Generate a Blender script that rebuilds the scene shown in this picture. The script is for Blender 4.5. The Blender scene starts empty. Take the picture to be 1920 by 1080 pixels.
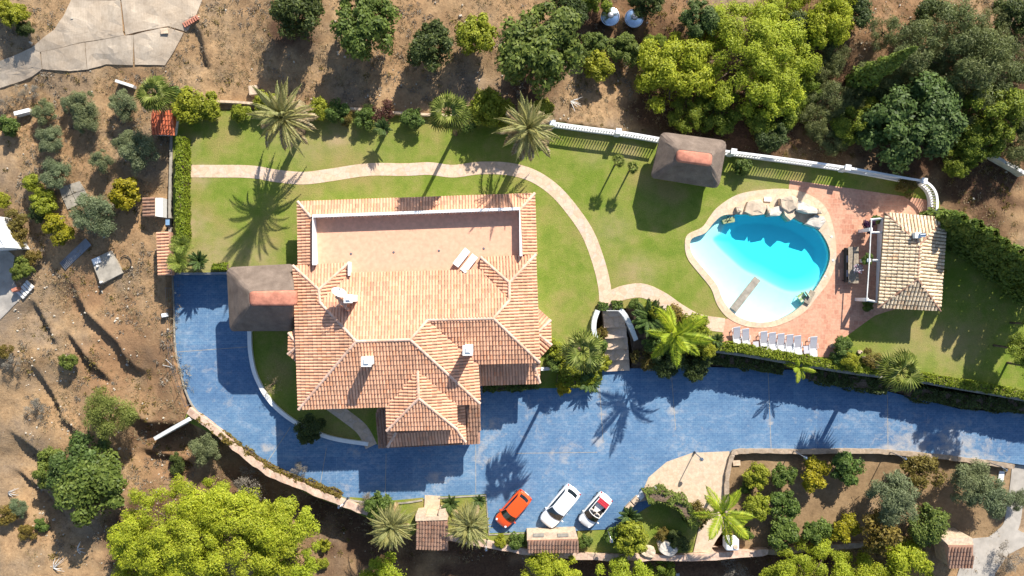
import bpy, bmesh, math, random
import numpy as np
from mathutils import Vector, Matrix
from mathutils.geometry import tessellate_polygon
R = math.radians
# ---------------------------------------------------------------- camera, sky, sun, exposure
SC = bpy.context.scene
C = SC.collection
S, H = 20.53, 72.0          # photo pixels per metre on the lawn; camera height over the lawn
cam_d = bpy.data.cameras.new('camera'); cam = bpy.data.objects.new('camera', cam_d); C.objects.link(cam)
cam.location = (0, 0, H); cam.rotation_euler = (0, 0, 0)
cam_d.sensor_fit = 'HORIZONTAL'; cam_d.sensor_width = 36; cam_d.lens = 18 / (960 / S / H)
cam_d.clip_start = 1; cam_d.clip_end = 4000
SC.camera = cam
SUN_EL, SUN_AZ = R(37), R(27)
w = bpy.data.worlds.new('World'); SC.world = w; w.use_nodes = True
wn = w.node_tree.nodes; wl = w.node_tree.links; wn.clear()
sky = wn.new('ShaderNodeTexSky'); sky.sky_type = 'NISHITA'; sky.sun_disc = False
sky.sun_elevation = SUN_EL; sky.sun_rotation = SUN_AZ; sky.altitude = 200; sky.ozone_density = 2.0
bg = wn.new('ShaderNodeBackground'); bg.inputs[1].default_value = 0.11
wo = wn.new('ShaderNodeOutputWorld'); wl.new(sky.outputs[0], bg.inputs[0]); wl.new(bg.outputs[0], wo.inputs[0])
sd = bpy.data.lights.new('sun', 'SUN'); sd.energy = 5.0; sd.angle = R(0.53); sd.color = (1, .95, .86)
so = bpy.data.objects.new('sun', sd); C.objects.link(so); so.location = (20, 40, 60)
d = Vector((-math.sin(SUN_AZ) * math.cos(SUN_EL), -math.cos(SUN_AZ) * math.cos(SUN_EL), -math.sin(SUN_EL)))
so.rotation_euler = d.to_track_quat('-Z', 'Y').to_euler()
SC.view_settings.view_transform = 'Standard'; SC.view_settings.look = 'None'
SC.view_settings.exposure = 0.74; SC.view_settings.gamma = 1; SC.view_settings.use_curve_mapping = False
rnd = random.Random(7)
# ---------------------------------------------------------------- helpers
def W(px, py, z=0.0):
    k = (H - z) / H
    return Vector(((px - 960) / S * k, (540 - py) / S * k, z))
def thing(name, label, cat, loc=(0, 0, 0), rz=0.0, group=None):
    o = bpy.data.objects.new(name, None); C.objects.link(o)
    o.empty_display_size = .3; o.location = loc; o.rotation_euler = (0, 0, rz)
    tag(o, label, cat, group); return o
def tag(o, label=None, cat=None, group=None, kind=None):
    if label: o['label'] = label
    if cat: o['category'] = cat
    if group: o['group'] = group
    if kind: o['kind'] = kind
    return o
def put(name, me, m=None, parent=None):
    if m is not None and not me.materials: me.materials.append(m)
    o = bpy.data.objects.new(name, me); C.objects.link(o)
    if parent: o.parent = parent
    return o
def dup(root, loc, rz, label=None):
    r = root.copy(); C.objects.link(r); r.location = loc; r.rotation_euler = (0, 0, rz)
    if label: r['label'] = label
    for ch in list(root.children):
        c = ch.copy(); C.objects.link(c); c.parent = r
        for g in list(ch.children):
            e = g.copy(); C.objects.link(e); e.parent = c
    return r
def origin(o):
    v = Vector((0, 0, 0))
    while o: v = v + o.location; o = o.parent
    return v
class MB:
    def __init__(s): s.v = []; s.f = []
    def add(s, vs, fs):
        b = len(s.v); s.v += [tuple(v) for v in vs]; s.f += [tuple(i + b for i in f) for f in fs]; return s
    def box(s, c, size, rz=0.0, top=1.0):
        x, y, z = size[0] / 2, size[1] / 2, size[2] / 2; cs, sn = math.cos(rz), math.sin(rz); vs = []
        for k, t in ((-1, 1.0), (1, top)):
            for i, j in ((-1, -1), (1, -1), (1, 1), (-1, 1)):
                a, b = i * x * t, j * y * t
                vs.append((c[0] + a * cs - b * sn, c[1] + a * sn + b * cs, c[2] + k * z))
        return s.add(vs, [(3, 2, 1, 0), (4, 5, 6, 7), (0, 1, 5, 4), (1, 2, 6, 5), (2, 3, 7, 6), (3, 0, 4, 7)])
    def tube(s, pts, rad, n=8, cap=True):
        pts = [Vector(p) for p in pts]
        if not isinstance(rad, (list, tuple)): rad = [rad] * len(pts)
        vs, fs = [], []; up = Vector((.13, .07, 1)).normalized()
        for i, p in enumerate(pts):
            t = (pts[min(i + 1, len(pts) - 1)] - pts[max(i - 1, 0)]).normalized()
            a = t.cross(up)
            if a.length < .05: a = t.cross(Vector((1, 0, 0)))
            a.normalize(); b = t.cross(a)
            for k in range(n):
                an = 2 * math.pi * k / n; vs.append(p + (a * math.cos(an) + b * math.sin(an)) * rad[i])
        for i in range(len(pts) - 1):
            for k in range(n):
                k2 = (k + 1) % n; fs.append((i * n + k, i * n + k2, (i + 1) * n + k2, (i + 1) * n + k))
        if cap: fs.append(tuple(range(n - 1, -1, -1))); fs.append(tuple((len(pts) - 1) * n + k for k in range(n)))
        return s.add(vs, fs)
    def prism(s, poly, z0, z1=None, holes=()):
        """slab: poly = points with z (top); sides go down to z0"""
        loops = [list(poly)] + [list(h) for h in holes]
        flat = [p for l in loops for p in l]
        tris = tessellate_polygon([[Vector((p[0], p[1], 0)) for p in l] for l in loops])
        b = len(s.v); s.v += [(p[0], p[1], p[2]) for p in flat]
        for t in tris:
            a, q, c2 = (Vector(flat[i]) for i in t)
            n = (q - a).cross(c2 - a).z
            s.f.append(tuple(b + i for i in (t if n > 0 else t[::-1])))
        k = 0
        for l in loops:
            n = len(l); b2 = len(s.v); s.v += [(p[0], p[1], p[2]) for p in l] + [(p[0], p[1], z0) for p in l]
            for i in range(n):
                j = (i + 1) % n; s.f.append((b2 + i, b2 + n + i, b2 + n + j, b2 + j))
        return s
    def lathe(s, prof, n=24, c=(0, 0, 0)):
        vs, fs = [], []
        for r, z in prof:
            for k in range(n):
                a = 2 * math.pi * k / n; vs.append((c[0] + r * math.cos(a), c[1] + r * math.sin(a), c[2] + z))
        for i in range(len(prof) - 1):
            for k in range(n):
                k2 = (k + 1) % n; fs.append((i * n + k, i * n + k2, (i + 1) * n + k2, (i + 1) * n + k))
        return s.add(vs, fs)
    def mesh(s, name, m=None, smooth=False, org=None):
        me = bpy.data.meshes.new(name); v = s.v
        if org is not None: v = [(a - org[0], b - org[1], c - org[2]) for a, b, c in v]
        me.from_pydata(v, [], s.f); me.update()
        if smooth: me.polygons.foreach_set('use_smooth', [True] * len(me.polygons))
        if m: me.materials.append(m)
        return me
    def build(s, name, m, parent=None, smooth=False, base=None, kind=None):
        """verts are world coordinates; the object sits at its parent's base, or at base"""
        org = origin(parent) if parent else Vector(base if base is not None else (0, 0, 0))
        o = put(name, s.mesh(name, m, smooth, org), None, parent)
        if not parent: o.location = org
        if kind: o['kind'] = kind
        return o
def bevel(o, w=.03, seg=2):
    md = o.modifiers.new('bevel', 'BEVEL'); md.width = w; md.segments = seg; md.limit_method = 'ANGLE'; return o
def struct(o): o['kind'] = 'structure'; return o
def spline(pts, n=8, closed=False):
    out = []; N = len(pts)
    P = lambda i: np.array(pts[i % N] if closed else pts[max(0, min(N - 1, i))], float)
    for i in range(N if closed else N - 1):
        a, b, c2, e = P(i - 1), P(i), P(i + 1), P(i + 2)
        for k in range(n):
            t = k / n
            out.append(tuple(.5 * ((2 * b) + (-a + c2) * t + (2 * a - 5 * b + 4 * c2 - e) * t * t + (-a + 3 * b - 3 * c2 + e) * t ** 3)))
    if not closed: out.append(tuple(P(N - 1)))
    return out
def offset(pts, d, closed=False):
    out = []; N = len(pts)
    for i in range(N):
        a = np.array(pts[(i - 1) % N] if closed else pts[max(i - 1, 0)][:], float)[:2]
        b = np.array(pts[(i + 1) % N] if closed else pts[min(i + 1, N - 1)][:], float)[:2]
        t = b - a; t /= (np.hypot(*t) + 1e-9)
        out.append((pts[i][0] - t[1] * d, pts[i][1] + t[0] * d))
    return out
def inpoly(x, y, poly):
    r = False; n = len(poly); j = n - 1
    for i in range(n):
        xi, yi = poly[i][0], poly[i][1]; xj, yj = poly[j][0], poly[j][1]
        if (yi > y) != (yj > y) and x < (xj - xi) * (y - yi) / (yj - yi) + xi: r = not r
        j = i
    return r
def inpoly_np(X, Y, poly):
    r = np.zeros(X.shape, bool); n = len(poly); j = n - 1
    for i in range(n):
        xi, yi = poly[i][0], poly[i][1]; xj, yj = poly[j][0], poly[j][1]
        if yi != yj: r ^= ((yi > Y) != (yj > Y)) & (X < (xj - xi) * (Y - yi) / (yj - yi) + xi)
        j = i
    return r
def polydist(X, Y, pts, closed=False):
    """distance to a polyline, signed side (left +), parameter 0..1 along it"""
    best = np.full(X.shape, 1e9); side = np.zeros(X.shape); par = np.zeros(X.shape)
    n = len(pts); m = n if closed else n - 1
    for i in range(m):
        ax, ay = pts[i][0], pts[i][1]; bx, by = pts[(i + 1) % n][0], pts[(i + 1) % n][1]
        dx, dy = bx - ax, by - ay; L = dx * dx + dy * dy + 1e-9
        t = np.clip(((X - ax) * dx + (Y - ay) * dy) / L, 0, 1)
        ex, ey = X - (ax + t * dx), Y - (ay + t * dy); dd = np.hypot(ex, ey); k = dd < best
        best = np.where(k, dd, best); side = np.where(k, dx * ey - dy * ex, side); par = np.where(k, (i + t) / m, par)
    return best, np.sign(side), par
def ribbon(mb, pts, width, z1, z0, px=True, wob=0.0, closed=False):
    """a wall or path along a centre line of world points (x,y) with sides"""
    L = offset(pts, width / 2, closed); Q = offset(pts, -width / 2, closed); n = len(pts); b = len(mb.v)
    for i in range(n):
        zz = z1[i] if isinstance(z1, (list, tuple)) else z1
        zb = z0[i] if isinstance(z0, (list, tuple)) else z0
        j = [rnd.uniform(-wob, wob) for _ in range(4)]
        mb.v += [(L[i][0] + j[0], L[i][1] + j[1], zz + j[2]), (Q[i][0] + j[1], Q[i][1] + j[0], zz + j[3]), (L[i][0], L[i][1], zb), (Q[i][0], Q[i][1], zb)]
    for i in range(n if closed else n - 1):
        a, c2 = b + 4 * i, b + 4 * ((i + 1) % n)
        mb.f += [(a, a + 1, c2 + 1, c2), (a + 2, a, c2, c2 + 2), (a + 1, a + 3, c2 + 3, c2 + 1)]
    if not closed:
        e = b + 4 * (n - 1); mb.f += [(b + 2, b + 3, b + 1, b), (e, e + 1, e + 3, e + 2)]
    return mb
def PW(pts, z=0.0): return [tuple(W(p[0], p[1], p[2] if len(p) > 2 else z)) for p in pts]
# ---------------------------------------------------------------- materials
def nmat(name):
    m = bpy.data.materials.new(name); m.use_nodes = True; nt = m.node_tree; nt.nodes.clear()
    out = nt.nodes.new('ShaderNodeOutputMaterial'); return m, nt, out
def N(nt, t, **kw):
    n = nt.nodes.new(t)
    for k, v in kw.items():
        if k.startswith('i_'): n.inputs[k[2:].replace('_', ' ')].default_value = v
        else: setattr(n, k, v)
    return n
def ramp(nt, fac, stops):
    r = N(nt, 'ShaderNodeValToRGB'); e = r.color_ramp.elements
    while len(e) < len(stops): e.new(.5)
    for i, (p, c) in enumerate(stops): e[i].position = p; e[i].color = (*c, 1)
    nt.links.new(fac, r.inputs[0]); return r.outputs[0]
def noise(nt, co, scale, detail=5, rough=.6, dist=0.0):
    n = N(nt, 'ShaderNodeTexNoise'); n.inputs['Scale'].default_value = scale; n.inputs['Detail'].default_value = detail
    n.inputs['Roughness'].default_value = rough; n.inputs['Distortion'].default_value = dist
    nt.links.new(co, n.inputs['Vector']); return n.outputs[0]
def mix(nt, a, b, fac, mode='MIX'):
    m = N(nt, 'ShaderNodeMix', data_type='RGBA', blend_type=mode)
    for i, v in ((6, a), (7, b), (0, fac)):
        if isinstance(v, (int, float)): m.inputs[i].default_value = v
        elif isinstance(v, tuple): m.inputs[i].default_value = (*v, 1)
        else: nt.links.new(v, m.inputs[i])
    return m.outputs[2]
def objco(nt): return N(nt, 'ShaderNodeTexCoord').outputs['Object']
def finish(nt, out, col, rough=.85, bumpsrc=None, bump=.3, bdist=.05, metal=0.0, spec=.3, coat=0.0):
    p = N(nt, 'ShaderNodeBsdfPrincipled')
    if isinstance(col, tuple): p.inputs['Base Color'].default_value = (*col, 1)
    else: nt.links.new(col, p.inputs['Base Color'])
    p.inputs['Roughness'].default_value = rough; p.inputs['Metallic'].default_value = metal
    p.inputs['Specular IOR Level'].default_value = spec; p.inputs['Coat Weight'].default_value = coat
    if bumpsrc is not None:
        b = N(nt, 'ShaderNodeBump'); b.inputs['Strength'].default_value = bump; b.inputs['Distance'].default_value = bdist
        nt.links.new(bumpsrc, b.inputs['Height']); nt.links.new(b.outputs[0], p.inputs['Normal'])
    nt.links.new(p.outputs[0], out.inputs[0]); return p
def plain(name, col, rough=.7, metal=0.0, var=.12, scale=3.0, bump=.15, spec=.3, coat=0.0):
    m, nt, out = nmat(name); co = objco(nt); n = noise(nt, co, scale)
    dk = tuple(c * (1 - var * 1.6) for c in col); lt = tuple(min(1, c * (1 + var)) for c in col)
    finish(nt, out, ramp(nt, n, [(.3, dk), (.7, lt)]), rough, n, bump, .02, metal, spec, coat); return m
def island(nt): return N(nt, 'ShaderNodeNewGeometry').outputs['Random Per Island']
def foliage(name, c1, c2, c3, trans=.32, cl=.5):
    m, nt, out = nmat(name)
    a = ramp(nt, island(nt), [(0, c1), (.55, c2), (1, c3)])
    co = objco(nt); n = noise(nt, co, 1.6, 3)
    a = mix(nt, a, ramp(nt, n, [(.32, (1 - cl * .55,) * 3), (.68, (1 + .2 * cl,) * 3)]), 1.0, 'MULTIPLY')
    oi = N(nt, 'ShaderNodeObjectInfo').outputs['Random']
    a = mix(nt, a, ramp(nt, oi, [(0, (.88, .95, .95)), (.5, (1, 1, 1)), (1, (1.06, 1.02, .9))]), 1.0, 'MULTIPLY')
    p = N(nt, 'ShaderNodeBsdfPrincipled'); p.inputs['Roughness'].default_value = .55; p.inputs['Specular IOR Level'].default_value = .25
    nt.links.new(a, p.inputs['Base Color'])
    t = N(nt, 'ShaderNodeBsdfTranslucent'); nt.links.new(a, t.inputs[0])
    mx = N(nt, 'ShaderNodeMixShader'); mx.inputs[0].default_value = trans
    nt.links.new(p.outputs[0], mx.inputs[1]); nt.links.new(t.outputs[0], mx.inputs[2]); nt.links.new(mx.outputs[0], out.inputs[0])
    return m
M = {}
FOL = dict(
    pine=((.23, .285, .016), (.36, .41, .026), (.48, .5, .045)),
    pinegreen=((.11, .16, .018), (.19, .245, .024), (.28, .32, .035)),
    pinegrey=((.1, .12, .035), (.165, .185, .06), (.24, .255, .09)),
    carob=((.06, .095, .02), (.1, .15, .034), (.165, .22, .055)),
    shrubdark=((.045, .065, .018), (.085, .115, .028), (.14, .17, .042)),
    broad=((.085, .12, .022), (.15, .195, .034), (.23, .27, .055)),
    yellow=((.19, .21, .015), (.3, .32, .024), (.4, .4, .04)),
    lemon=((.2, .17, .01), (.33, .29, .014), (.45, .38, .02)),
    olive=((.12, .15, .065), (.2, .235, .11), (.28, .31, .17)),
    citrus=((.065, .105, .02), (.115, .175, .03), (.19, .255, .055)),
    autumn=((.12, .085, .02), (.2, .15, .03), (.28, .22, .05)),
    hedge=((.14, .18, .012), (.22, .27, .018), (.3, .33, .03)),
    thuja=((.08, .125, .018), (.15, .21, .032), (.23, .29, .05)),
    olivegreen=((.12, .15, .03), (.2, .235, .05), (.28, .31, .085)),
    red=((.09, .03, .025), (.15, .06, .045), (.17, .12, .05)),
    purple=((.03, .008, .03), (.07, .02, .07), (.12, .04, .1)),
    dry=((.36, .26, .14), (.46, .34, .19), (.55, .42, .26)),
    grey=((.22, .19, .15), (.3, .26, .21), (.38, .33, .27)),
    datepalm=((.2, .21, .06), (.32, .31, .11), (.45, .41, .18)),
    fanpalm=((.14, .18, .035), (.25, .29, .06), (.38, .39, .12)),
    queenpalm=((.2, .27, .015), (.32, .4, .022), (.44, .47, .035)),
    cycad=((.045, .08, .02), (.09, .14, .032), (.15, .21, .06)),
    papyrus=((.15, .2, .03), (.25, .3, .05), (.35, .38, .09)))
for k, v in FOL.items(): M[k] = foliage('leaf_' + k, *v)
M['drypalm'] = foliage('leaf_drypalm', (.22, .15, .07), (.33, .24, .12), (.42, .33, .19), .1)
M['bark'] = plain('bark', (.16, .11, .075), .9, var=.4, scale=6, bump=.6)
M['palmbark'] = plain('palm_bark', (.2, .14, .09), .9, var=.45, scale=9, bump=.8)
M['white'] = plain('white_render', (.8, .79, .76), .75, var=.05, scale=2)
M['whiteaged'] = plain('aged_white_render', (.72, .7, .66), .8, var=.16, scale=2.5)
M['plastic'] = plain('white_plastic', (.8, .8, .78), .45, var=.03)
M['fabric'] = plain('lounger_fabric', (.62, .61, .63), .9, var=.05, scale=20)
M['metalgrey'] = plain('grey_metal', (.3, .3, .31), .4, .8, var=.1)
M['darkmetal'] = plain('dark_metal', (.04, .04, .045), .45, .6, var=.2)
M['steel'] = plain('brushed_steel', (.62, .68, .74), .22, 1.0, var=.1, scale=4, bump=.3)
M['concrete'] = plain('concrete', (.36, .32, .26), .9, var=.22, scale=1.6, bump=.4)
M['wood'] = plain('weathered_wood', (.33, .27, .2), .8, var=.25, scale=5)
M['darkwood'] = plain('dark_wood', (.12, .07, .045), .7, var=.3, scale=5)
M['terracotta'] = plain('terracotta_plaster', (.5, .2, .13), .85, var=.22, scale=2, bump=.3)
M['beigestone'] = plain('beige_stone', (.58, .44, .31), .9, var=.2, scale=4, bump=.5)
M['rubber'] = plain('rubber', (.02, .02, .02), .8, var=.1)
M['glass'] = plain('car_glass', (.012, .018, .024), .06, var=.1, bump=0, spec=.6)
M['redpaint'] = plain('orange_red_paint', (.75, .085, .008), .3, var=.02, bump=0, spec=.5, coat=.8)
M['whitepaint'] = plain('white_paint', (.8, .81, .82), .3, var=.01, bump=0, spec=.5, coat=.8)
M['creampaint'] = plain('pearl_white_paint', (.78, .76, .72), .3, var=.01, bump=0, spec=.5, coat=.8)
M['redcanvas'] = plain('red_canvas', (.42, .03, .045), .9, var=.1, scale=12)
M['lamplens'] = plain('headlight_lens', (.7, .72, .75), .15, var=.05, bump=0)
M['taillens'] = plain('tail_light_lens', (.4, .01, .01), .2, var=.05, bump=0)
M['seat'] = plain('cream_leather', (.62, .54, .46), .6, var=.08)
M['blackfab'] = plain('black_fabric', (.018, .016, .017), .9, var=.2)
M['bluecloth'] = plain('pale_blue_cloth', (.55, .6, .75), .9, var=.05)
M['hose'] = plain('black_hose', (.03, .03, .03), .6)
M['soilbed'] = plain('bed_soil', (.1, .065, .042), .95, var=.45, scale=3, bump=.8)
def m_tile(name, base, dirt, dark):
    m, nt, out = nmat(name); co = objco(nt); r = island(nt)
    c = ramp(nt, r, [(0, tuple(x * .72 for x in base)), (.35, base), (.75, tuple(min(1, x * 1.1) for x in base)), (1, (base[0] * .95, base[1] * .8, base[2] * .7))])
    n = noise(nt, co, 5.5, 4, .7); c = mix(nt, c, dark, ramp(nt, n, [(.5, (0,) * 3), (.72, (dirt,) * 3)]))
    n2 = noise(nt, co, .5, 3); c = mix(nt, c, ramp(nt, n2, [(.3, (.86, .84, .82)), (.7, (1.06, 1.05, 1.03))]), 1.0, 'MULTIPLY')
    finish(nt, out, c, .85, n, .3, .02); return m
M['tile'] = m_tile('terracotta_tile', (.74, .415, .26), .45, (.46, .25, .18))
M['tilepan'] = m_tile('tile_pan', (.56, .315, .215), .5, (.3, .15, .1))
M['tileold'] = m_tile('lichen_tile', (.8, .64, .44), .98, (.13, .085, .055))
M['tileoldpan'] = m_tile('lichen_pan', (.3, .2, .12), .9, (.1, .07, .05))
M['tilebrown'] = m_tile('brown_tile', (.33, .2, .14), .7, (.12, .08, .06))
M['tileredpan'] = m_tile('red_pan', (.55, .13, .06), .3, (.3, .09, .05))
M['tilered'] = m_tile('red_tile', (.68, .19, .09), .25, (.4, .1, .06))
M['ridge'] = m_tile('ridge_tile', (.68, .47, .36), .4, (.4, .25, .19))
def m_thatch():
    m, nt, out = nmat('heather_thatch'); co = objco(nt)
    n = noise(nt, co, 1.2, 4); n2 = noise(nt, co, 26, 2)
    c = ramp(nt, n, [(.3, (.165, .125, .1)), (.7, (.26, .2, .16))])
    c = mix(nt, c, ramp(nt, n2, [(.3, (.72,) * 3), (.7, (1.15,) * 3)]), 1.0, 'MULTIPLY')
    finish(nt, out, c, .95, n2, .9, .05, spec=.1); return m
M['thatch'] = m_thatch()
def m_lawn():
    m, nt, out = nmat('lawn_grass'); co = objco(nt)
    n = noise(nt, co, .16, 4, .6); n2 = noise(nt, co, .75, 5, .65); n3 = noise(nt, co, 9, 4, .8)
    c = ramp(nt, n2, [(.28, (.135, .195, .026)), (.5, (.2, .235, .042)), (.74, (.275, .255, .075))])
    c = mix(nt, c, (.33, .235, .1), ramp(nt, n, [(.5, (0,) * 3), (.66, (.6,) * 3)]))
    c = mix(nt, c, (.105, .185, .012), ramp(nt, n, [(.3, (.65,) * 3), (.46, (0,) * 3)]))
    c = mix(nt, c, ramp(nt, n3, [(.25, (.62, .66, .6)), (.75, (1.3, 1.26, 1.3))]), 1.0, 'MULTIPLY')
    at = N(nt, 'ShaderNodeAttribute', attribute_name='worn'); nb = noise(nt, co, 1.3, 4)
    wf = N(nt, 'ShaderNodeMath', operation='MULTIPLY'); nt.links.new(at.outputs['Fac'], wf.inputs[0]); nt.links.new(ramp(nt, nb, [(.25, (.2,) * 3), (.6, (1,) * 3)]), wf.inputs[1])
    c = mix(nt, c, (.4, .285, .17), wf.outputs[0])
    finish(nt, out, c, .95, n3, .8, .06, spec=.1); return m
M['lawn'] = m_lawn()
def m_drive():
    m, nt, out = nmat('blue_stamped_concrete'); co = objco(nt)
    br = N(nt, 'ShaderNodeTexBrick'); nt.links.new(co, br.inputs['Vector'])
    br.inputs['Scale'].default_value = 1; br.inputs['Brick Width'].default_value = .42; br.inputs['Row Height'].default_value = .21
    br.inputs['Mortar Size'].default_value = .02; br.inputs['Color1'].default_value = (.082, .168, .295, 1); br.inputs['Color2'].default_value = (.104, .196, .32, 1)
    br.inputs['Mortar'].default_value = (.125, .22, .345, 1)
    n1 = noise(nt, co, .22, 5, .65); n2 = noise(nt, co, 1.1, 6, .7, .4); n3 = noise(nt, co, 14, 3, .7)
    c = mix(nt, br.outputs[0], ramp(nt, n1, [(.3, (.78, .82, .88)), (.7, (1.16, 1.13, 1.08))]), 1.0, 'MULTIPLY')
    mp = N(nt, 'ShaderNodeMapping'); nt.links.new(co, mp.inputs[0]); mp.inputs['Scale'].default_value = (.8, 1.7, 1); ns = noise(nt, mp.outputs[0], 1.2, 5, .7)
    mu = N(nt, 'ShaderNodeMath', operation='MULTIPLY'); nt.links.new(ramp(nt, n1, [(.42, (.12,) * 3), (.66, (1,) * 3)]), mu.inputs[0]); nt.links.new(ramp(nt, ns, [(.46, (0,) * 3), (.72, (.75,) * 3)]), mu.inputs[1])
    c = mix(nt, c, (.34, .38, .44), mu.outputs[0])
    pn = N(nt, 'ShaderNodeTexBrick'); pn.offset = .3; nt.links.new(co, pn.inputs['Vector']); pn.inputs['Scale'].default_value = 1; pn.inputs['Brick Width'].default_value = 7.2; pn.inputs['Row Height'].default_value = 5.3; pn.inputs['Mortar Size'].default_value = .03
    pn.inputs['Color1'].default_value = (.9, .92, .95, 1); pn.inputs['Color2'].default_value = (1.1, 1.08, 1.05, 1); pn.inputs['Mortar'].default_value = (1.2, 1.15, 1.08, 1); c = mix(nt, c, pn.outputs[0], 1.0, 'MULTIPLY')
    n5 = noise(nt, co, 3.2, 6, .75); c = mix(nt, c, ramp(nt, n5, [(.3, (.78, .82, .86)), (.7, (1.25, 1.2, 1.14))]), 1.0, 'MULTIPLY')
    at = N(nt, 'ShaderNodeAttribute', attribute_name='worn')
    ad = N(nt, 'ShaderNodeMath', operation='MULTIPLY_ADD'); nt.links.new(at.outputs['Fac'], ad.inputs[0]); ad.inputs[1].default_value = .34; nt.links.new(n2, ad.inputs[2])
    c = mix(nt, c, (.42, .385, .35), ramp(nt, ad.outputs[0], [(.62, (0,) * 3), (.88, (.75,) * 3)]))
    c = mix(nt, c, ramp(nt, n3, [(.3, (.8,) * 3), (.7, (1.2,) * 3)]), 1.0, 'MULTIPLY')
    finish(nt, out, c, .75, br.outputs['Fac'], -.25, .02, spec=.2); return m
M['drive'] = m_drive()
def m_deck():
    m, nt, out = nmat('terracotta_paving'); co = objco(nt)
    mp = N(nt, 'ShaderNodeMapping'); nt.links.new(co, mp.inputs[0]); mp.inputs['Rotation'].default_value = (0, 0, R(2))
    br = N(nt, 'ShaderNodeTexBrick'); br.offset = .5; nt.links.new(mp.outputs[0], br.inputs['Vector'])
    br.inputs['Scale'].default_value = 1; br.inputs['Brick Width'].default_value = .46; br.inputs['Row Height'].default_value = .46; br.inputs['Mortar Size'].default_value = .015; br.inputs['Bias'].default_value = -.35
    br.inputs['Color1'].default_value = (.6, .31, .2, 1); br.inputs['Color2'].default_value = (.42, .16, .1, 1); br.inputs['Mortar'].default_value = (.56, .36, .25, 1)
    n1 = noise(nt, co, .5, 5); n2 = noise(nt, co, 4, 5, .7)
    c = mix(nt, br.outputs[0], (.6, .36, .25), ramp(nt, n1, [(.35, (0,) * 3), (.65, (.65,) * 3)]))
    c = mix(nt, c, ramp(nt, n2, [(.3, (.78, .74, .72)), (.7, (1.12, 1.1, 1.08))]), 1.0, 'MULTIPLY')
    finish(nt, out, c, .85, br.outputs['Fac'], -.3, .02); return m
M['deck'] = m_deck()
def m_flag(name, cols, sc=1.7, dist=.03):
    m, nt, out = nmat(name); co = objco(nt)
    vo = N(nt, 'ShaderNodeTexVoronoi'); vo.inputs['Scale'].default_value = sc; nt.links.new(co, vo.inputs['Vector'])
    ve = N(nt, 'ShaderNodeTexVoronoi', feature='DISTANCE_TO_EDGE'); ve.inputs['Scale'].default_value = sc; nt.links.new(co, ve.inputs['Vector'])
    sp = N(nt, 'ShaderNodeSeparateColor'); nt.links.new(vo.outputs['Color'], sp.inputs[0])
    c = ramp(nt, sp.outputs[0], list(zip((0, .5, 1), cols)))
    c = mix(nt, c, tuple(x * .78 for x in cols[1]), ramp(nt, ve.outputs['Distance'], [(0, (.8,) * 3), (.06, (0,) * 3)]))
    n = noise(nt, co, 3, 5, .7); c = mix(nt, c, ramp(nt, n, [(.3, (.82, .8, .78)), (.7, (1.1, 1.09, 1.08))]), 1.0, 'MULTIPLY')
    n4 = noise(nt, co, .7, 5, .7); c = mix(nt, c, (.2, .16, .14), ramp(nt, n4, [(.66, (0,) * 3), (.8, (.55,) * 3)]))
    finish(nt, out, c, .85, n, .3, dist); return m
M['path'] = m_flag('stamped_path', ((.58, .42, .29), (.66, .49, .35), (.6, .47, .38)))
M['coping'] = m_flag('flagstone_coping', ((.6, .45, .3), (.68, .52, .36), (.55, .46, .35)), 1.3)
M['apron'] = m_flag('cobbled_apron', ((.55, .42, .29), (.63, .49, .35), (.57, .44, .32)), 3)
M['rubble'] = m_flag('rubble_stone', ((.48, .31, .22), (.62, .45, .35), (.55, .41, .29)), 3.2, .08)
M['drystone'] = m_flag('garden_wall_stone', ((.3, .23, .16), (.42, .32, .23), (.36, .29, .22)), 3.6, .08)
M['rock'] = plain('pool_rock', (.6, .47, .34), .9, var=.16, scale=2, bump=.6)
M['rockgrey'] = plain('grey_slab_rock', (.58, .52, .44), .9, var=.15, scale=2, bump=.4)
def m_terrain():
    m, nt, out = nmat('dry_hillside'); co = objco(nt)
    n1 = noise(nt, co, .12, 5, .6); n2 = noise(nt, co, .8, 6, .7, .5); n3 = noise(nt, co, 5, 5, .8)
    c = ramp(nt, n2, [(.25, (.22, .145, .083)), (.45, (.32, .215, .12)), (.62, (.39, .265, .148)), (.8, (.32, .25, .17))])
    c = mix(nt, c, (.38, .215, .105), ramp(nt, n1, [(.45, (0,) * 3), (.68, (.6,) * 3)]))
    c = mix(nt, c, (.23, .18, .135), ramp(nt, n1, [(.34, (.75,) * 3), (.48, (0,) * 3)]))
    n6 = noise(nt, co, 2.1, 6, .8, 1.2); c = mix(nt, c, ramp(nt, n6, [(.32, (.66, .62, .58)), (.5, (1, 1, 1)), (.7, (1.22, 1.18, 1.1))]), 1.0, 'MULTIPLY')
    at = N(nt, 'ShaderNodeAttribute', attribute_name='litter')
    lt = ramp(nt, n3, [(.3, (.06, .035, .022)), (.7, (.15, .085, .05))]); c = mix(nt, c, lt, at.outputs['Fac'])
    a2 = N(nt, 'ShaderNodeAttribute', attribute_name='earth'); er = ramp(nt, n2, [(.3, (.21, .12, .065)), (.7, (.34, .195, .1))]); c = mix(nt, c, er, a2.outputs['Fac'])
    c = mix(nt, c, ramp(nt, n3, [(.25, (.78, .76, .74)), (.75, (1.16, 1.15, 1.14))]), 1.0, 'MULTIPLY')
    vo = N(nt, 'ShaderNodeTexVoronoi'); vo.inputs['Scale'].default_value = 1.6; nt.links.new(co, vo.inputs['Vector'])
    c = mix(nt, c, (.55, .5, .42), ramp(nt, vo.outputs['Distance'], [(.0, (.8,) * 3), (.07, (0,) * 3)]))
    finish(nt, out, c, .95, n3, .7, .1, spec=.1); return m
M['terrain'] = m_terrain()
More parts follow.
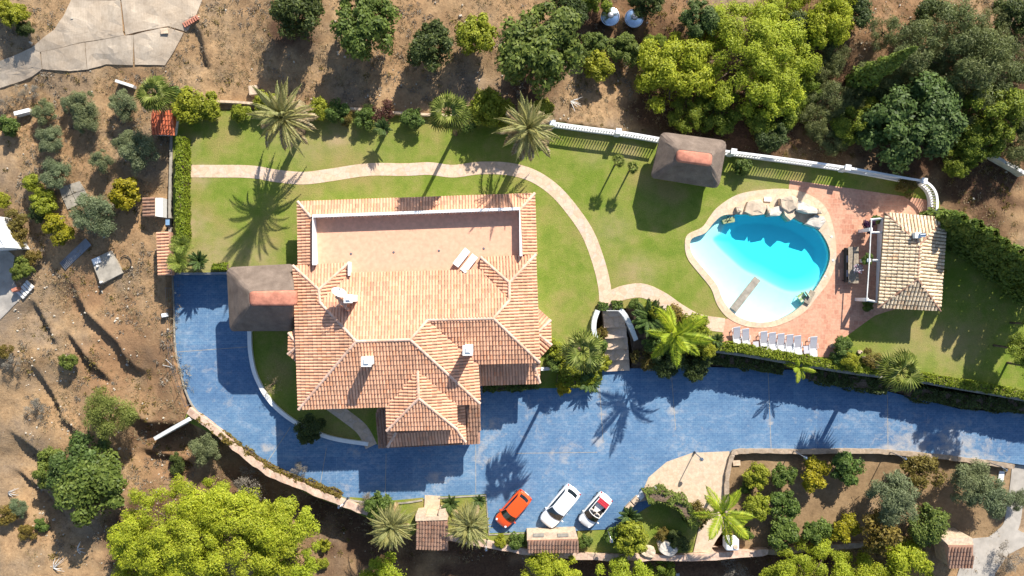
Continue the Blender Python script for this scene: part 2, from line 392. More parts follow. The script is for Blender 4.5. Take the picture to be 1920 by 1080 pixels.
def m_soil():
    m, nt, out = nmat('olive_plot_soil'); co = objco(nt)
    n1 = noise(nt, co, .3, 5); n2 = noise(nt, co, 3, 5, .75)
    c = ramp(nt, n1, [(.3, (.2, .13, .07)), (.55, (.28, .185, .1)), (.75, (.36, .25, .15))])
    c = mix(nt, c, ramp(nt, n2, [(.3, (.75,) * 3), (.7, (1.2,) * 3)]), 1.0, 'MULTIPLY')
    finish(nt, out, c, .95, n2, .8, .06, spec=.1); return m
M['soil'] = m_soil()
def m_road():
    m, nt, out = nmat('old_concrete_road'); co = objco(nt)
    n1 = noise(nt, co, .35, 5, .65); n2 = noise(nt, co, 3, 6, .75)
    c = ramp(nt, n1, [(.3, (.36, .28, .2)), (.6, (.5, .41, .31)), (.8, (.56, .47, .36))])
    wv = N(nt, 'ShaderNodeTexWave'); wv.inputs['Scale'].default_value = 2.2; wv.inputs['Distortion'].default_value = 1.5; nt.links.new(co, wv.inputs['Vector'])
    c = mix(nt, c, ramp(nt, wv.outputs[0], [(0, (.93,) * 3), (1, (1.04,) * 3)]), 1.0, 'MULTIPLY')
    c = mix(nt, c, ramp(nt, n2, [(.3, (.82, .8, .78)), (.7, (1.1,) * 3)]), 1.0, 'MULTIPLY')
    finish(nt, out, c, .9, n2, .5, .03); return m
M['road'] = m_road()
def m_roadgrey(): return plain('pale_concrete_road', (.4, .36, .31), .9, var=.15, scale=1.2, bump=.3)
M['roadgrey'] = m_roadgrey()
def m_pool():
    m, nt, out = nmat('pool_plaster'); co = objco(nt); n = noise(nt, co, 1.2, 3)
    at = N(nt, 'ShaderNodeAttribute', attribute_name='deep')
    c = mix(nt, ramp(nt, n, [(.3, (.76, .78, .75)), (.7, (.82, .83, .8))]), (.32, .76, .86), at.outputs['Fac'])
    finish(nt, out, c, .7); return m
M['pool'] = m_pool()
def m_water():
    m, nt, out = nmat('pool_water'); co = objco(nt); n = noise(nt, co, 1.5, 3, .6)
    t = N(nt, 'ShaderNodeBsdfTransparent'); g = N(nt, 'ShaderNodeBsdfGlossy'); g.inputs['Roughness'].default_value = .04
    b = N(nt, 'ShaderNodeBump'); b.inputs['Strength'].default_value = .25; b.inputs['Distance'].default_value = .03; nt.links.new(n, b.inputs['Height']); nt.links.new(b.outputs[0], g.inputs['Normal'])
    f = N(nt, 'ShaderNodeLayerWeight'); f.inputs[0].default_value = .5; fr = ramp(nt, f.outputs['Facing'], [(0, (.02,) * 3), (.6, (.06,) * 3), (1, (.8,) * 3)])
    mx = N(nt, 'ShaderNodeMixShader'); nt.links.new(fr, mx.inputs[0]); nt.links.new(t.outputs[0], mx.inputs[1]); nt.links.new(g.outputs[0], mx.inputs[2])
    nt.links.new(mx.outputs[0], out.inputs[0])
    v = N(nt, 'ShaderNodeVolumeAbsorption'); v.inputs['Color'].default_value = (0, .955, .985, 1); v.inputs['Density'].default_value = .65
    nt.links.new(v.outputs[0], out.inputs['Volume']); return m
M['water'] = m_water()
# ---------------------------------------------------------------- terrain
CTRL = [(0,0,1),(300,50,.8),(600,20,1.2),(960,20,1.5),(1300,20,.3),(1600,20,0),(1900,20,0),(350,180,.1),(700,200,.2),(1040,220,.2),(1400,260,-.6),(1300,140,-1.6),(1420,130,-1.8),(1560,150,-1.5),(1700,310,-.2),(1800,400,-.8),(1900,470,-1.2),
 (310,260,-.3),(200,250,-.5),(50,250,-1),(300,450,-.9),(150,450,-1.3),(10,500,-2),(310,600,-1.4),(200,600,-1.8),(60,620,-2.5),(340,740,-2.3),(200,760,-2.9),(50,780,-3.6),(330,880,-4.2),(200,900,-4),(20,930,-4.7),
 (450,900,-4.8),(600,970,-5.3),(800,1050,-5.5),(1100,1060,-5.5),(1400,1060,-5.5),(1650,1060,-5),(1900,1040,-2.9),(1800,1060,-2.9),(2000,600,-1.5),(1000,1300,-8),(-300,900,-6),(2300,1000,-5),(1000,-400,5),(-300,0,1),(2300,0,0)]
CT = np.array([(*W(a, b, 0)[:2], z) for a, b, z in CTRL])
PROP = PW([(320,206,0),(640,207,0),(1036,226,0),(1235,257,0),(1362,282,0),(1700,333,0),(1738,342,0),(1756,360,0),(1762,380,0),(1764,402,0),(1800,425,0),(1905,500,0),(2100,620),(2100,1000),(1890,1008),(1750,1020),(1400,1040),(1080,1044),(985,1032),(840,1010),(780,1008),(665,962),(580,930),(500,885),(420,825),(350,768),(333,690),(322,640),(320,512)], -2.4)
GDN = PW([(324,206),(640,207),(1036,226),(1235,257),(1362,282),(1700,333),(1738,342),(1756,360),(1762,380),(1764,402),(1800,425),(1905,500),(2100,620),(2100,780),(1920,748),(1700,709),(1500,681),(1310,653),(1292,620),(1240,588),(1178,578),(1122,576),(1112,636),(1125,690),(1012,692),(905,690),(560,600),(549,512),(325,512)], 0)
TERR = [([(128,520),(140,555),(160,590),(195,622),(215,645),(228,672),(245,692),(266,698)], .85), ([(52,560),(75,610),(95,650)], .7), ([(110,618),(150,672),(196,722)], .75),
 ([(38,675),(60,720),(82,762),(92,790),(122,818),(152,832)], .7), ([(-15,812),(30,850),(65,892),(110,950),(150,995)], 1.0), ([(-20,890),(35,935),(65,960),(95,1000)], .9), ([(235,850),(300,868),(345,885)], .8), ([(222,768),(262,798),(315,800),(352,792)], 1.5), ([(180,985),(230,1010),(250,1060)], .6), ([(375,45),(395,80),(400,120),(412,140)], .5)]
TERR = [(PW(p, -1.5), s) for p, s in TERR]
def hashn(ix, iy):
    a = np.sin(ix * 127.1 + iy * 311.7) * 43758.5453; return a - np.floor(a)
def vnoise(X, Y):
    ix, iy = np.floor(X), np.floor(Y); fx, fy = X - ix, Y - iy; fx = fx * fx * (3 - 2 * fx); fy = fy * fy * (3 - 2 * fy)
    return (hashn(ix, iy) * (1 - fx) + hashn(ix + 1, iy) * fx) * (1 - fy) + (hashn(ix, iy + 1) * (1 - fx) + hashn(ix + 1, iy + 1) * fx) * fy
def terr_np(X, Y):
    X = np.asarray(X, float); Y = np.asarray(Y, float)
    num = np.zeros(X.shape); den = np.zeros(X.shape)
    for a, b, z in CT:
        wgt = 1 / (((X - a) ** 2 + (Y - b) ** 2) + 2.0) ** 1.7; num += wgt * z; den += wgt
    z = num / den + (vnoise(X * .35, Y * .35) - .5) * .3 + (vnoise(X * 1.3 + 9, Y * 1.3) - .5) * .14
    for pts, st in TERR:
        dd, sg, pr = polydist(X, Y, pts); t = np.clip(np.sin(np.pi * np.clip(pr, 0.001, .999)) * 1.7, 0, 1)
        lo = np.where(sg < 0, dd, 0); hi = np.where(sg > 0, dd, 0)
        z = z - np.where(sg < 0, st * t * np.clip(lo / .35, 0, 1) * np.exp(-np.maximum(lo - .35, 0) / 2.2), 0) + np.where(sg > 0, .25 * st * t * np.exp(-hi / .8), 0)
    return z
def terr(x, y): return float(terr_np(np.array([x]), np.array([y]))[0])
def TP(px, py, h=0.0):
    z = -1.0
    for _ in range(3): p = W(px, py, z + h); z = terr(p.x, p.y)
    return W(px, py, z + h)
ZD, ZO = -2.5, -2.9
DRV = [(322,512),(326,640),(335,690),(360,760),(430,825),(500,868),(570,905),(655,936),(740,940),(912,926),(918,1003),(1145,992),(1190,965),(1260,940),(1340,880),(1378,848),(1480,842),(1700,847),(1850,862),(1920,872),(2100,905),(2100,830),(1920,775),(1800,767),(1500,694),(1320,688),(1115,692),(1100,640),(560,560),(430,500)]
OLV = [(1372,846),(1480,846),(1700,851),(1850,866),(1905,875),(1893,1006),(1750,1018),(1400,1038),(1362,1036),(1362,980),(1364,900)]
GPX = [(a, b) for a, b in [(324,206),(640,207),(1036,226),(1235,257),(1362,282),(1700,333),(1756,360),(1764,402),(1905,500),(2100,620),(2100,780),(1920,748),(1700,709),(1500,681),(1310,653),(1292,620),(1240,588),(1178,578),(1122,576),(1112,636),(1125,690),(1012,692),(560,600),(549,512),(325,512)]]
PPX = [(324,206),(1036,226),(1700,333),(1764,402),(1905,500),(2100,620),(2100,1000),(1890,1008),(1400,1040),(985,1032),(780,1008),(665,962),(500,885),(352,768),(325,640)]
def ground(px, py, h=0.0):
    if inpoly(px, py, GPX): return W(px, py, h)
    if inpoly(px, py, OLV): return W(px, py, ZO + h)
    if inpoly(px, py, PPX): return W(px, py, ZD + .05 + h)
    return TP(px, py, h)
def grid_axis(a, b, st): 
    core = list(np.arange(a, b + .01, st)); ext = [3, 8, 18, 40, 90, 200, 450, 1000, 2500]
    return np.array([a - e for e in ext[::-1]] + core + [b + e for e in ext])
def build_terrain():
    xs = grid_axis(-52, 54, .22); ys = grid_axis(-31, 31, .22)
    X, Y = np.meshgrid(xs, ys); Z = terr_np(X, Y)
    ins = inpoly_np(X, Y, PROP); dd, _, _ = polydist(X, Y, PROP, True)
    Z = np.where(ins & (dd > .12), -4.2, Z)
    ny, nx = X.shape; v = np.stack([X, Y, Z], -1).reshape(-1, 3)
    i = np.arange(ny * nx).reshape(ny, nx); f = np.stack([i[:-1, :-1], i[:-1, 1:], i[1:, 1:], i[1:, :-1]], -1).reshape(-1, 4)
    me = bpy.data.meshes.new('ground'); me.from_pydata(v.tolist(), [], f.tolist())
    def blob(lst):
        a = np.zeros(X.shape)
        for px, py, r in lst:
            p = W(px, py, -1); q = np.hypot(X - p.x, Y - p.y) / (r / S); a = np.maximum(a, np.clip(1.6 - 1.4 * q + (vnoise(X * .9, Y * .9) - .5) * .9, 0, 1))
        return a.reshape(-1)
    lit = blob([(700,1010,150),(900,1070,130),(1100,1070,150),(1300,1060,150),(1500,1040,160),(600,960,90),(420,960,120),(280,830,70),(250,1010,110),(1400,240,180),(1250,220,100),(1560,200,130),(1750,250,170),(1880,150,120),(1820,330,130),(1120,40,110),(1000,160,70),(1200,60,90),(560,60,60),(1850,420,60),(1480,40,60)])
    ear = blob([(1620,60,110),(1700,40,100),(1700,120,90),(1190,30,70),(330,700,130),(230,640,90),(300,870,80),(180,700,80),(480,900,90),(150,540,60),(1280,20,60)])
    for nm, a in (('litter', lit), ('earth', ear * .8)):
        at = me.attributes.new(nm, 'FLOAT', 'POINT'); at.data.foreach_set('value', a.astype(np.float32))
    me.polygons.foreach_set('use_smooth', [True] * len(me.polygons))
    return struct(put('ground', me, M['terrain']))
build_terrain()
def refine(o, maxlen, zf=None, attr=None):
    """cut a flat sheet finer, optionally draping it or giving it a 'worn' attribute"""
    bm = bmesh.new(); bm.from_mesh(o.data)
    for _ in range(7):
        es = [e for e in bm.edges if e.calc_length() > maxlen]
        if not es: break
        bmesh.ops.subdivide_edges(bm, edges=es, cuts=1, use_grid_fill=False)
        bmesh.ops.triangulate(bm, faces=[f for f in bm.faces if len(f.verts) > 4])
    if zf:
        V = np.array([v.co[:] for v in bm.verts]); z = zf(V[:, 0], V[:, 1])
        for v, q in zip(bm.verts, z): v.co.z = q + v.co.z
    bm.to_mesh(o.data); bm.free()
    if attr is not None:
        n = len(o.data.vertices); V = np.empty(n * 3); o.data.vertices.foreach_get('co', V); V = V.reshape(-1, 3)
        a = o.data.attributes.new('worn', 'FLOAT', 'POINT'); a.data.foreach_set('value', attr(V[:, 0], V[:, 1]).astype(np.float32))
    return o
# ---- pool outlines
POOL_IN = [(1294,462),(1298,447),(1322,437),(1338,418),(1356,404),(1385,402),(1420,402),(1452,401),(1478,404),(1500,415),(1530,428),(1548,450),(1556,474),(1553,497),(1541,522),(1524,548),(1498,577),(1470,595),(1440,604),(1405,602),(1376,588),(1356,563),(1344,534),(1320,505),(1300,480)]
POOL_OUT = [(1284,462),(1289,440),(1316,426),(1330,407),(1346,388),(1380,366),(1420,357),(1470,354),(1510,362),(1545,385),(1562,425),(1568,474),(1563,505),(1551,532),(1533,555),(1508,585),(1473,605),(1440,614),(1400,612),(1366,597),(1345,572),(1333,541),(1310,512),(1290,486)]
PIN = [(p[0], p[1]) for p in spline([W(*p)[:2] for p in POOL_IN], 5, True)]
POUT = [(p[0], p[1]) for p in spline([W(*p)[:2] for p in POOL_OUT], 5, True)]
z3 = lambda pts, z: [(p[0], p[1], z) for p in pts]
# ---- garden lawn with the pool cut out
def worn_lawn(X, Y):
    a = np.zeros(X.shape)
    for px, py, r, s in [(360,420,28,.9),(372,330,25,.8),(400,480,45,.6),(355,270,20,.7),(480,490,45,.5),(575,275,40,.4),(630,258,30,.8),(1195,510,35,.45),(1180,285,22,.6),(1150,430,35,.35),(1790,650,50,.4),(1710,640,60,.25),(1110,285,30,.3),(700,265,60,.15),(1430,350,40,.4),(540,240,50,.3)]:
        p = W(px, py); q = np.hypot(X - p.x, Y - p.y) / (r / S); a = np.maximum(a, s * np.clip(1.35 - q, 0, 1))
    return a
mb = MB(); mb.prism(z3(GDN, 0), -4.1, holes=[z3(POUT, 0)])
refine(struct(mb.build('lawn', M['lawn'])), 1.5, None, worn_lawn)
def worn_drive(X, Y):
    a = np.zeros(X.shape)
    for px, py, r, s in [(1700,840,60,.75),(1790,848,60,.8),(1660,845,30,.8),(1130,780,14,.8),(1122,830,14,.8),(1260,770,12,.7),(1265,800,10,.7),(1440,780,10,.5),(920,810,30,.55),(905,850,25,.6),(1050,850,45,.45),(1000,790,50,.35),(520,810,14,.7),(500,840,12,.7),(420,730,25,.35),(430,760,20,.4),(680,850,35,.4),(780,870,40,.25),(820,900,30,.6),(655,915,16,.5),(1290,845,40,.4),(400,690,40,.25),(1860,850,40,.5),(1550,800,60,.25)]:
        p = W(px, py, ZD); q = np.hypot(X - p.x, Y - p.y) / (r / S); a = np.maximum(a, s * np.clip(1.4 - q, 0, 1))
    for (ax, ay, bx, by) in [(1122,730,1131,812),(1258,705,1266,805),(1440,755,1446,800),(905,690,905,880),(1664,760,1664,845)]:
        dd, _, _ = polydist(X, Y, [W(ax, ay, ZD), W(bx, by, ZD)]); a = np.maximum(a, .75 * np.clip(1.3 - dd / .22, 0, 1))
    return a
mb = MB(); mb.prism(PW(DRV, ZD), -4.0)
refine(struct(mb.build('driveway', M['drive'])), .7, None, worn_drive)
# thin concrete expansion joints of the driveway
mb = MB()
for pts in ([(1122,692),(1131,830)],[(1258,690),(1267,806)],[(1440,690),(1446,845)],[(1664,740),(1665,848)],[(892,835),(892,925)],[(724,850),(722,940)],[(500,868),(545,800)],[(600,912),(612,840)],[(968,850),(1120,848)],[(330,660),(470,650)]):
    ribbon(mb, PW(pts, ZD), .05, ZD + .004, ZD - .02)
struct(mb.build('driveway_joint', M['concrete']))
mb = MB(); mb.prism(PW(OLV, ZO), -4.0); struct(refine(mb.build('olive_plot', M['soil']), 2))
mb = MB(); mb.prism(PW([(1196,942),(1216,895),(1250,866),(1298,849),(1368,846),(1364,900),(1364,985),(1345,1010),(1330,1036),(1300,1036),(1312,985),(1300,950),(1245,930)], ZD + .012), -4.0)
struct(mb.build('cobbled_apron', M['apron']))
def grass_patch(px, z, name='grass_strip'):
    m_ = MB(); m_.prism(PW(px, z), -4.0); refine(struct(m_.build(name, M['lawn'])), 1.5, None, lambda X, Y: X * 0)
grass_patch([(655,932),(740,938),(794,933),(794,975),(775,1004),(690,972),(660,958)], ZD + .03)
grass_patch([(824,931),(910,927),(914,1000),(1000,997),(1000,1030),(918,1022),(838,1010),(830,975)], ZD + .03)
grass_patch([(1083,996),(1143,994),(1165,985),(1200,960),(1240,935),(1298,950),(1310,985),(1298,1036),(1083,1040)], ZD + .028)
grass_patch([(470,622),(474,662),(484,708),(513,756),(560,792),(620,818),(688,830),(720,836),(720,700),(560,600)], ZD + .2, 'lawn_crescent')
grass_patch([(346,788),(352,770),(400,802),(500,866),(580,906),(660,938),(664,960),(580,928),(500,884),(420,824)], ZD + .03, 'verge')
grass_patch([(1012,690),(1128,688),(1130,712),(1110,722),(1040,728),(905,728),(900,690)], ZD + .05, 'planted_bed')
mb = MB(); mb.prism(PW([(1182,690),(1186,678),(1310,676),(1310,653),(1500,681),(1700,709),(1920,748),(2100,785),(2100,828),(1920,772),(1800,765),(1500,692),(1320,686)], ZD + .12), -4.0)
struct(mb.build('planting_bed', M['soilbed']))
m_ = MB(); bt_, bm_ = [W(x, y, .0) for x, y in ((1174,577),(1240,587),(1293,619),(1312,654))], [W(x, y, ZD + .2) for x, y in ((1188,684),(1225,688),(1270,684),(1314,678))]
for i in range(3):
    for k in range(5): q = [bt_[i + u].lerp(bm_[i + u], (k + v) / 5) for u, v in ((0, 0), (0, 1), (1, 1), (1, 0))]; m_.add(q, [(0, 1, 2, 3)])
struct(m_.build('planted_bank', M['soilbed']))
# ---- paths
def path(name, px, width, z, parent=None):
    m_ = MB(); c = [(p[0], p[1]) for p in spline([W(*q)[:2] for q in px], 6)]
    ribbon(m_, c, width, z, -.3); return struct(m_.build(name, M['path']))
path('garden_path', [(345,321),(400,321),(470,322),(520,330),(570,334),(620,328),(690,318),(760,318),(805,316),(850,321),(900,315),(955,317),(1000,330),(1040,357),(1075,397),(1103,440),(1122,490),(1133,535),(1136,572)], 1.15, .02)
path('garden_path', [(1133,562),(1150,556),(1172,548),(1205,545),(1240,560),(1275,584),(1310,602),(1358,610)], 1.3, .024)
mb = MB(); c = [(p[0], p[1]) for p in spline([W(*q, ZD)[:2] for q in [(615,755),(650,780),(680,805),(697,836)]], 6)]
ribbon(mb, c, 1.15, ZD + .22, ZD - .3); struct(mb.build('garden_path', M['path']))
mb = MB(); c = PW([(811,929),(809,975)], ZD); ribbon(mb, c, 1.45, ZD + .045, ZD - .3); struct(mb.build('gate_path', M['apron']))
mb = MB(); c = [(p[0], p[1]) for p in spline([W(*q, ZO)[:2] for q in [(1912,872),(1908,910),(1902,950),(1893,990),(1860,1020),(1822,1050),(1800,1110)]], 6)]
ribbon(mb, c, 1.5, [ZO + .06] * len(c), -4); 
mb.prism(PW([(1822,1010),(1868,1006),(1893,985),(1925,1002),(1990,1015),(1925,1022),(1890,1040),(1866,1075),(1862,1120),(1822,1120),(1822,1060)], ZO + .07), -4); struct(mb.build('footpath', M['roadgrey']))
# ---- pool deck
DECK = PW([(1481,337),(1600,354),(1735,374),(1748,385),(1757,402),(1757,470),(1660,585),(1640,592),(1612,612),(1582,634),(1555,670),(1500,668),(1354,646),(1357,560),(1420,520),(1470,420)], 0)
mb = MB(); inner = POUT
deck = [p for p in DECK]
dk = [(1481,337),(1600,354),(1735,374),(1748,385),(1757,402),(1757,470),(1752,560),(1660,585),(1640,592),(1612,612),(1582,634),(1555,670),(1500,668),(1354,646),(1356,600)]
# follow the coping from its lower left round to its top
lo, hi = W(1366, 597), W(1478, 355)
iL = min(range(len(POUT)), key=lambda i: math.hypot(POUT[i][0] - lo.x, POUT[i][1] - lo.y)); iH = min(range(len(POUT)), key=lambda i: math.hypot(POUT[i][0] - hi.x, POUT[i][1] - hi.y))
seq = []; i = iL
while i != iH: seq.append(POUT[i]); i = (i - 1) % len(POUT)
seq.append(POUT[iH])
mb.prism(PW(dk, .016) + z3(seq, .016), -.2); struct(mb.build('pool_deck', M['deck']))
# ---- the pool
pool = thing('swimming_pool', 'free form swimming pool with a white beach slope and turquoise deep end', 'pool', W(1425, 500))
mb = MB(); mb.prism(z3(POUT, .05), -.4, holes=[z3(PIN, .05)]); mb.build('coping', M['coping'], pool)
DEEP = PW([(1337,447),(1352,434),(1362,415),(1385,395),(1450,392),(1505,408),(1552,445),(1562,476),(1552,512),(1532,537),(1505,548),(1478,548),(1450,536),(1425,522),(1396,508),(1370,486),(1345,462)], -.3)
DEEP = [(p[0], p[1]) for p in spline([p[:2] for p in DEEP], 5, True)]
xs = np.arange(14.5, 30.5, .14); ys = np.arange(-5, 8.5, .14); X, Y = np.meshgrid(xs, ys)
PIO = offset(PIN, -.12 if sum((PIN[i][0] - PIN[i-1][0]) * (PIN[i][1] + PIN[i-1][1]) for i in range(len(PIN))) > 0 else -.12, True)
PIO = offset(PIN, .15, True)
if not inpoly(*PIN[0], PIO): PIO = offset(PIN, -.15, True)
ins = inpoly_np(X, Y, PIO); dpn = inpoly_np(X, Y, DEEP); dd, _, _ = polydist(X, Y, DEEP, True)
Z = np.where(dpn, -.62 - .68 * np.clip(dd / 1.3, 0, 1), -.62 + .46 * np.clip(dd / 4.4, 0, 1))
idx = -np.ones(X.shape, int); kk = ins; idx[kk] = np.arange(kk.sum())
vs = np.stack([X[kk], Y[kk], Z[kk]], -1); q = np.stack([idx[:-1, :-1], idx[:-1, 1:], idx[1:, 1:], idx[1:, :-1]], -1).reshape(-1, 4); q = q[(q >= 0).all(1)]
me = bpy.data.meshes.new('basin'); o3 = np.array(pool.location); me.from_pydata((vs - o3).tolist(), [], q.tolist())
at = me.attributes.new('deep', 'FLOAT', 'POINT'); at.data.foreach_set('value', np.clip(np.where(dpn, dd / .25, 0), 0, 1)[kk].astype(np.float32))
me.polygons.foreach_set('use_smooth', [True] * len(me.polygons)); put('basin', me, M['pool'], pool)
mb = MB(); n = len(PIN)
for i in range(n):
    a, b = PIN[i], PIN[(i + 1) % n]; mb.add([(a[0], a[1], .04), (b[0], b[1], .04), (b[0], b[1], -2.2), (a[0], a[1], -2.2)], [(0, 1, 2, 3)])
mb.build('basin_wall', M['pool'], pool)
PW2 = offset(PIN, .06, True)
if not inpoly(*PIN[0], PW2): PW2 = offset(PIN, -.06, True)
mb = MB(); mb.prism(z3(PW2, -.1), -2.3); b = len(mb.v); mb.v += [(p[0], p[1], -2.3) for p in PW2]; mb.f.append(tuple(range(b, b + len(PW2))))
o = mb.build('water', M['water'], pool)
bm = bmesh.new(); bm.from_mesh(o.data); bmesh.ops.remove_doubles(bm, verts=bm.verts, dist=1e-4); bmesh.ops.recalc_face_normals(bm, faces=bm.faces); bm.to_mesh(o.data); bm.free()
# underwater spotlights on the coping
for px, py in ((1559,444),(1562,488),(1547,518)):
    m_ = MB(); p = W(px, py, .05); m_.lathe([(.09, 0), (.09, .03), (.05, .045), (0, .045)], 12, p); m_.build('deck_light', M['plastic'], pool)
# ---- upper road: concrete slabs, draped on the hill
road = thing('concrete_road', 'weathered pale concrete road climbing past the upper left corner', 'road', TP(200, 70)); road['kind'] = 'structure'
RS = [[(135,0),(122,28),(103,56),(232,66),(226,0)],[(103,56),(60,90),(76,98),(160,79),(234,67),(228,50)],[(60,90),(20,108),(-40,130),(-40,215),(0,166),(25,158),(60,145),(80,130),(76,98)],[(78,98),(81,130),(130,134),(164,131),(160,80)],[(161,80),(165,131),(200,121),(250,123),(252,66),(236,67)],
      [(228,0),(236,66),(300,53),(316,50),(350,60),(368,30),(380,0)],[(252,66),(254,122),(310,123),(328,95),(345,62),(316,52),(300,54)],[(135,-40),(135,0),(380,0),(400,-40)]]
for r in RS:
    cx = sum(p[0] for p in r) / len(r); cy = sum(p[1] for p in r) / len(r); r2 = [(cx + (a - cx) * .997, cy + (b - cy) * .997) for a, b in r]
    m_ = MB(); pts = [TP(a, b) for a, b in r2]; m_.prism([(p.x, p.y, .1 + rnd.uniform(0, .03)) for p in pts], -.3)
    o = m_.build('concrete_slab', M['road'], None); refine(o, .8, terr_np)
    ov = origin(road); o.parent = road
    for v in o.data.vertices: v.co -= ov
road2 = MB(); pts = [TP(a, b) for a, b in [(-60,466),(10,466),(28,480),(22,520),(34,540),(40,560),(20,580),(0,600),(-60,650)]]; road2.prism([(p.x, p.y, .07) for p in pts], -.3)
struct(refine(road2.build('side_road', M['roadgrey']), .8, terr_np))
m_ = MB(); p = TP(308, 58, .2); m_.box(p, (.65, .5, .12), R(5)); tag(m_.build('manhole_cover', M['beigestone'], None, base=p), 'small square pale cover on the upper concrete road', 'cover')
# ================================================================ villa
ZE = 3.2
house = thing('villa', 'large villa with pale terracotta hipped roofs and a sunken roof terrace', 'house', W(780, 590))
def plane_fit(P):
    A = np.array([(p[0], p[1], 1) for p in P]); z = np.array([p[2] for p in P]); return np.linalg.lstsq(A, z, rcond=None)[0]
def tiles(mb, pan, P, pitch=.265, course=.42, rad=.105, trim=0.0):
    """barrel tiles laid in columns down the slope of polygon P"""
    a, b, c0 = plane_fit(P); g = Vector((a, b)); gl = g.length
    dn = Vector((-a, -b)).normalized() if gl > 1e-4 else Vector((0, -1)); ac = Vector((-dn.y, dn.x)); sl = gl
    cen = Vector((sum(p[0] for p in P) / len(P), sum(p[1] for p in P) / len(P)))
    pp = [((Vector(p[:2]) - cen).dot(ac), (Vector(p[:2]) - cen).dot(dn)) for p in P]
    zz = lambda u, v: a * (cen.x + ac.x * u + dn.x * v) + b * (cen.y + ac.y * u + dn.y * v) + c0
    u0, u1 = min(p[0] for p in pp), max(p[0] for p in pp); v0, v1 = min(p[1] for p in pp), max(p[1] for p in pp)
    nu = max(1, int((u1 - u0) / pitch)); st = (u1 - u0) / nu
    pan.prism([(p[0], p[1], a * p[0] + b * p[1] + c0) for p in P], min(a * p[0] + b * p[1] + c0 for p in P) - .18)
    for i in range(nu):
        u = u0 + (i + .5) * st; v = v1 - course * .5
        while v > v0 - .2:
            if inpoly(u, v, pp) or (inpoly(u, v - course * .45, pp) and inpoly(u, v + course * .3, pp)):
                h0 = rnd.uniform(-.008, .008); vs = []; jr = rnd.uniform(-.012, .012)
                e1 = v + course * .53; e0 = v - course * .5
                for (vv, rr, lift) in ((e1, rad * 1.08, .045), (e0, rad * .92, .005)):
                    for k in range(5):
                        an = math.pi * k / 4; uu = u + jr + rr * math.cos(an); z = zz(uu, vv) + lift + h0 + rr * .8 * math.sin(an)
                        q = cen + ac * uu + dn * vv; vs.append((q.x, q.y, z))
                mb.add(vs, [(k, k + 1, k + 6, k + 5) for k in range(4)] + [(0, 1, 2, 3, 4)])
            v -= course
def ridge(mb, p, q, r=.14, L=.42):
    p, q = Vector(p), Vector(q); dvec = q - p; n = max(1, int(dvec.length / L)); t = dvec / n; tn = t.normalized()
    a = tn.cross(Vector((0, 0, 1))).normalized(); up = a.cross(tn)
    for i in range(n):
        s0 = p + t * i; s1 = p + t * (i + 1.08); vs = []
        for (c0, rr) in ((s0, r), (s1, r * .86)):
            for k in range(6):
                an = math.pi * k / 5; vs.append(c0 + a * (rr * math.cos(an)) + up * (rr * .9 * math.sin(an)) + Vector((0, 0, .02)))
        mb.add(vs, [(k, k + 1, k + 7, k + 6) for k in range(5)] + [(5, 4, 3, 2, 1, 0), (6, 7, 8, 9, 10, 11)])
def roof(parent, planes, ridges, mt='tile', mp='tilepan', mr='ridge', name='roof', pitch=.265, course=.42, rr=.14):
    pan, tl = MB(), MB()
    for P in planes: tiles(tl, pan, PW(P), pitch, course, pitch * .4)
    r = pan.build(name, M[mp], parent); t = tl.build('roof_tiles', M[mt], r, kind='stuff')
    if mr:
        for (p, q) in ridges:
            m_ = MB(); ridge(m_, W(*p), W(*q), rr); m_.build('ridge_cap', M[mr], r)
    return r
KP = .85
A,B,CC,C2 = (549,498,ZE),(655,492,ZE),(598,543,4.15),(600,567,4.2); D,E1,F,G = (668,640,5.55),(769,637,5.6),(802,600,4.9),(925,597,4.9)
H2,H1 = (955,563,4.25),(955,530,4.2); NE,NEw = (1005,477,ZE),(901,482,ZE); SEe,SWr,SEs,SWs = (1012,680,ZE),(897,683,ZE),(900,757,ZE),(560,768,ZE)
NVL,NVR = (655,514,ZE),(901,505,ZE)
CC,C2,D,E1,F,G,H1,H2 = [(p[0], p[1], ZE + (p[2] - ZE) * KP) for p in (CC,C2,D,E1,F,G,H1,H2)]
PL = [[A,B,CC],[B,NVL,C2,CC],[A,CC,C2,D,SWs],[NVL,NVR,H2,G,F,E1,D,C2],[NEw,NVR,H2,H1],[NEw,NE,H1],[NE,SEe,G,H2,H1],[F,G,SEe,SWr],[F,SWr,SEs,E1],[D,E1,SEs,SWs]]
RG = [(A,CC),(B,CC),(CC,C2),(C2,D),(D,E1),(F,E1),(F,G),(H2,G),(H1,H2),(NEw,H1),(NE,H1),(SEe,G),(SEs,E1),(SWs,D)]
P0,P1 = (783,695,4.3),(785,747,4.3); pw,pe,pwn,pen = (725,808,ZE),(857,805,ZE),(724,764,ZE),(857,760,ZE)
main_roof = roof(house, PL, RG)
roof(house, [[P0,P1,pw,pwn],[P0,pen,pe,P1],[P1,pe,pw]], [(P0,P1),(pw,P1),(pe,P1)], name='porch_roof')
roof(house, [[(727,838,1.3),(873,829,1.3),(855,804,1.9),(743,811,1.9)],[(873,829,1.3),(872,758,1.3),(852,758,1.9),(855,804,1.9)],[(727,838,1.3),(743,811,1.9),(743,765,1.9),(727,765,1.3)]], [((727,838,1.3),(743,811,1.9)),((873,829,1.3),(855,804,1.9))], name='porch_skirt_roof')
roof(house, [[(706,768,1.3),(900,758,1.3),(900,832,.5),(709,839,.5)]], [], name='lower_roof', mt='tilebrown')  # browner tiles here: shade of the main eave is put into the colour
roof(house, [[(896,681,1.7),(1000,679,1.7),(1012,718,.95),(900,723,.95)],[(1000,679,1.7),(1013,676,.95),(1012,718,.95)]], [((1012,718,.95),(1000,679,1.7))], name='lower_roof')
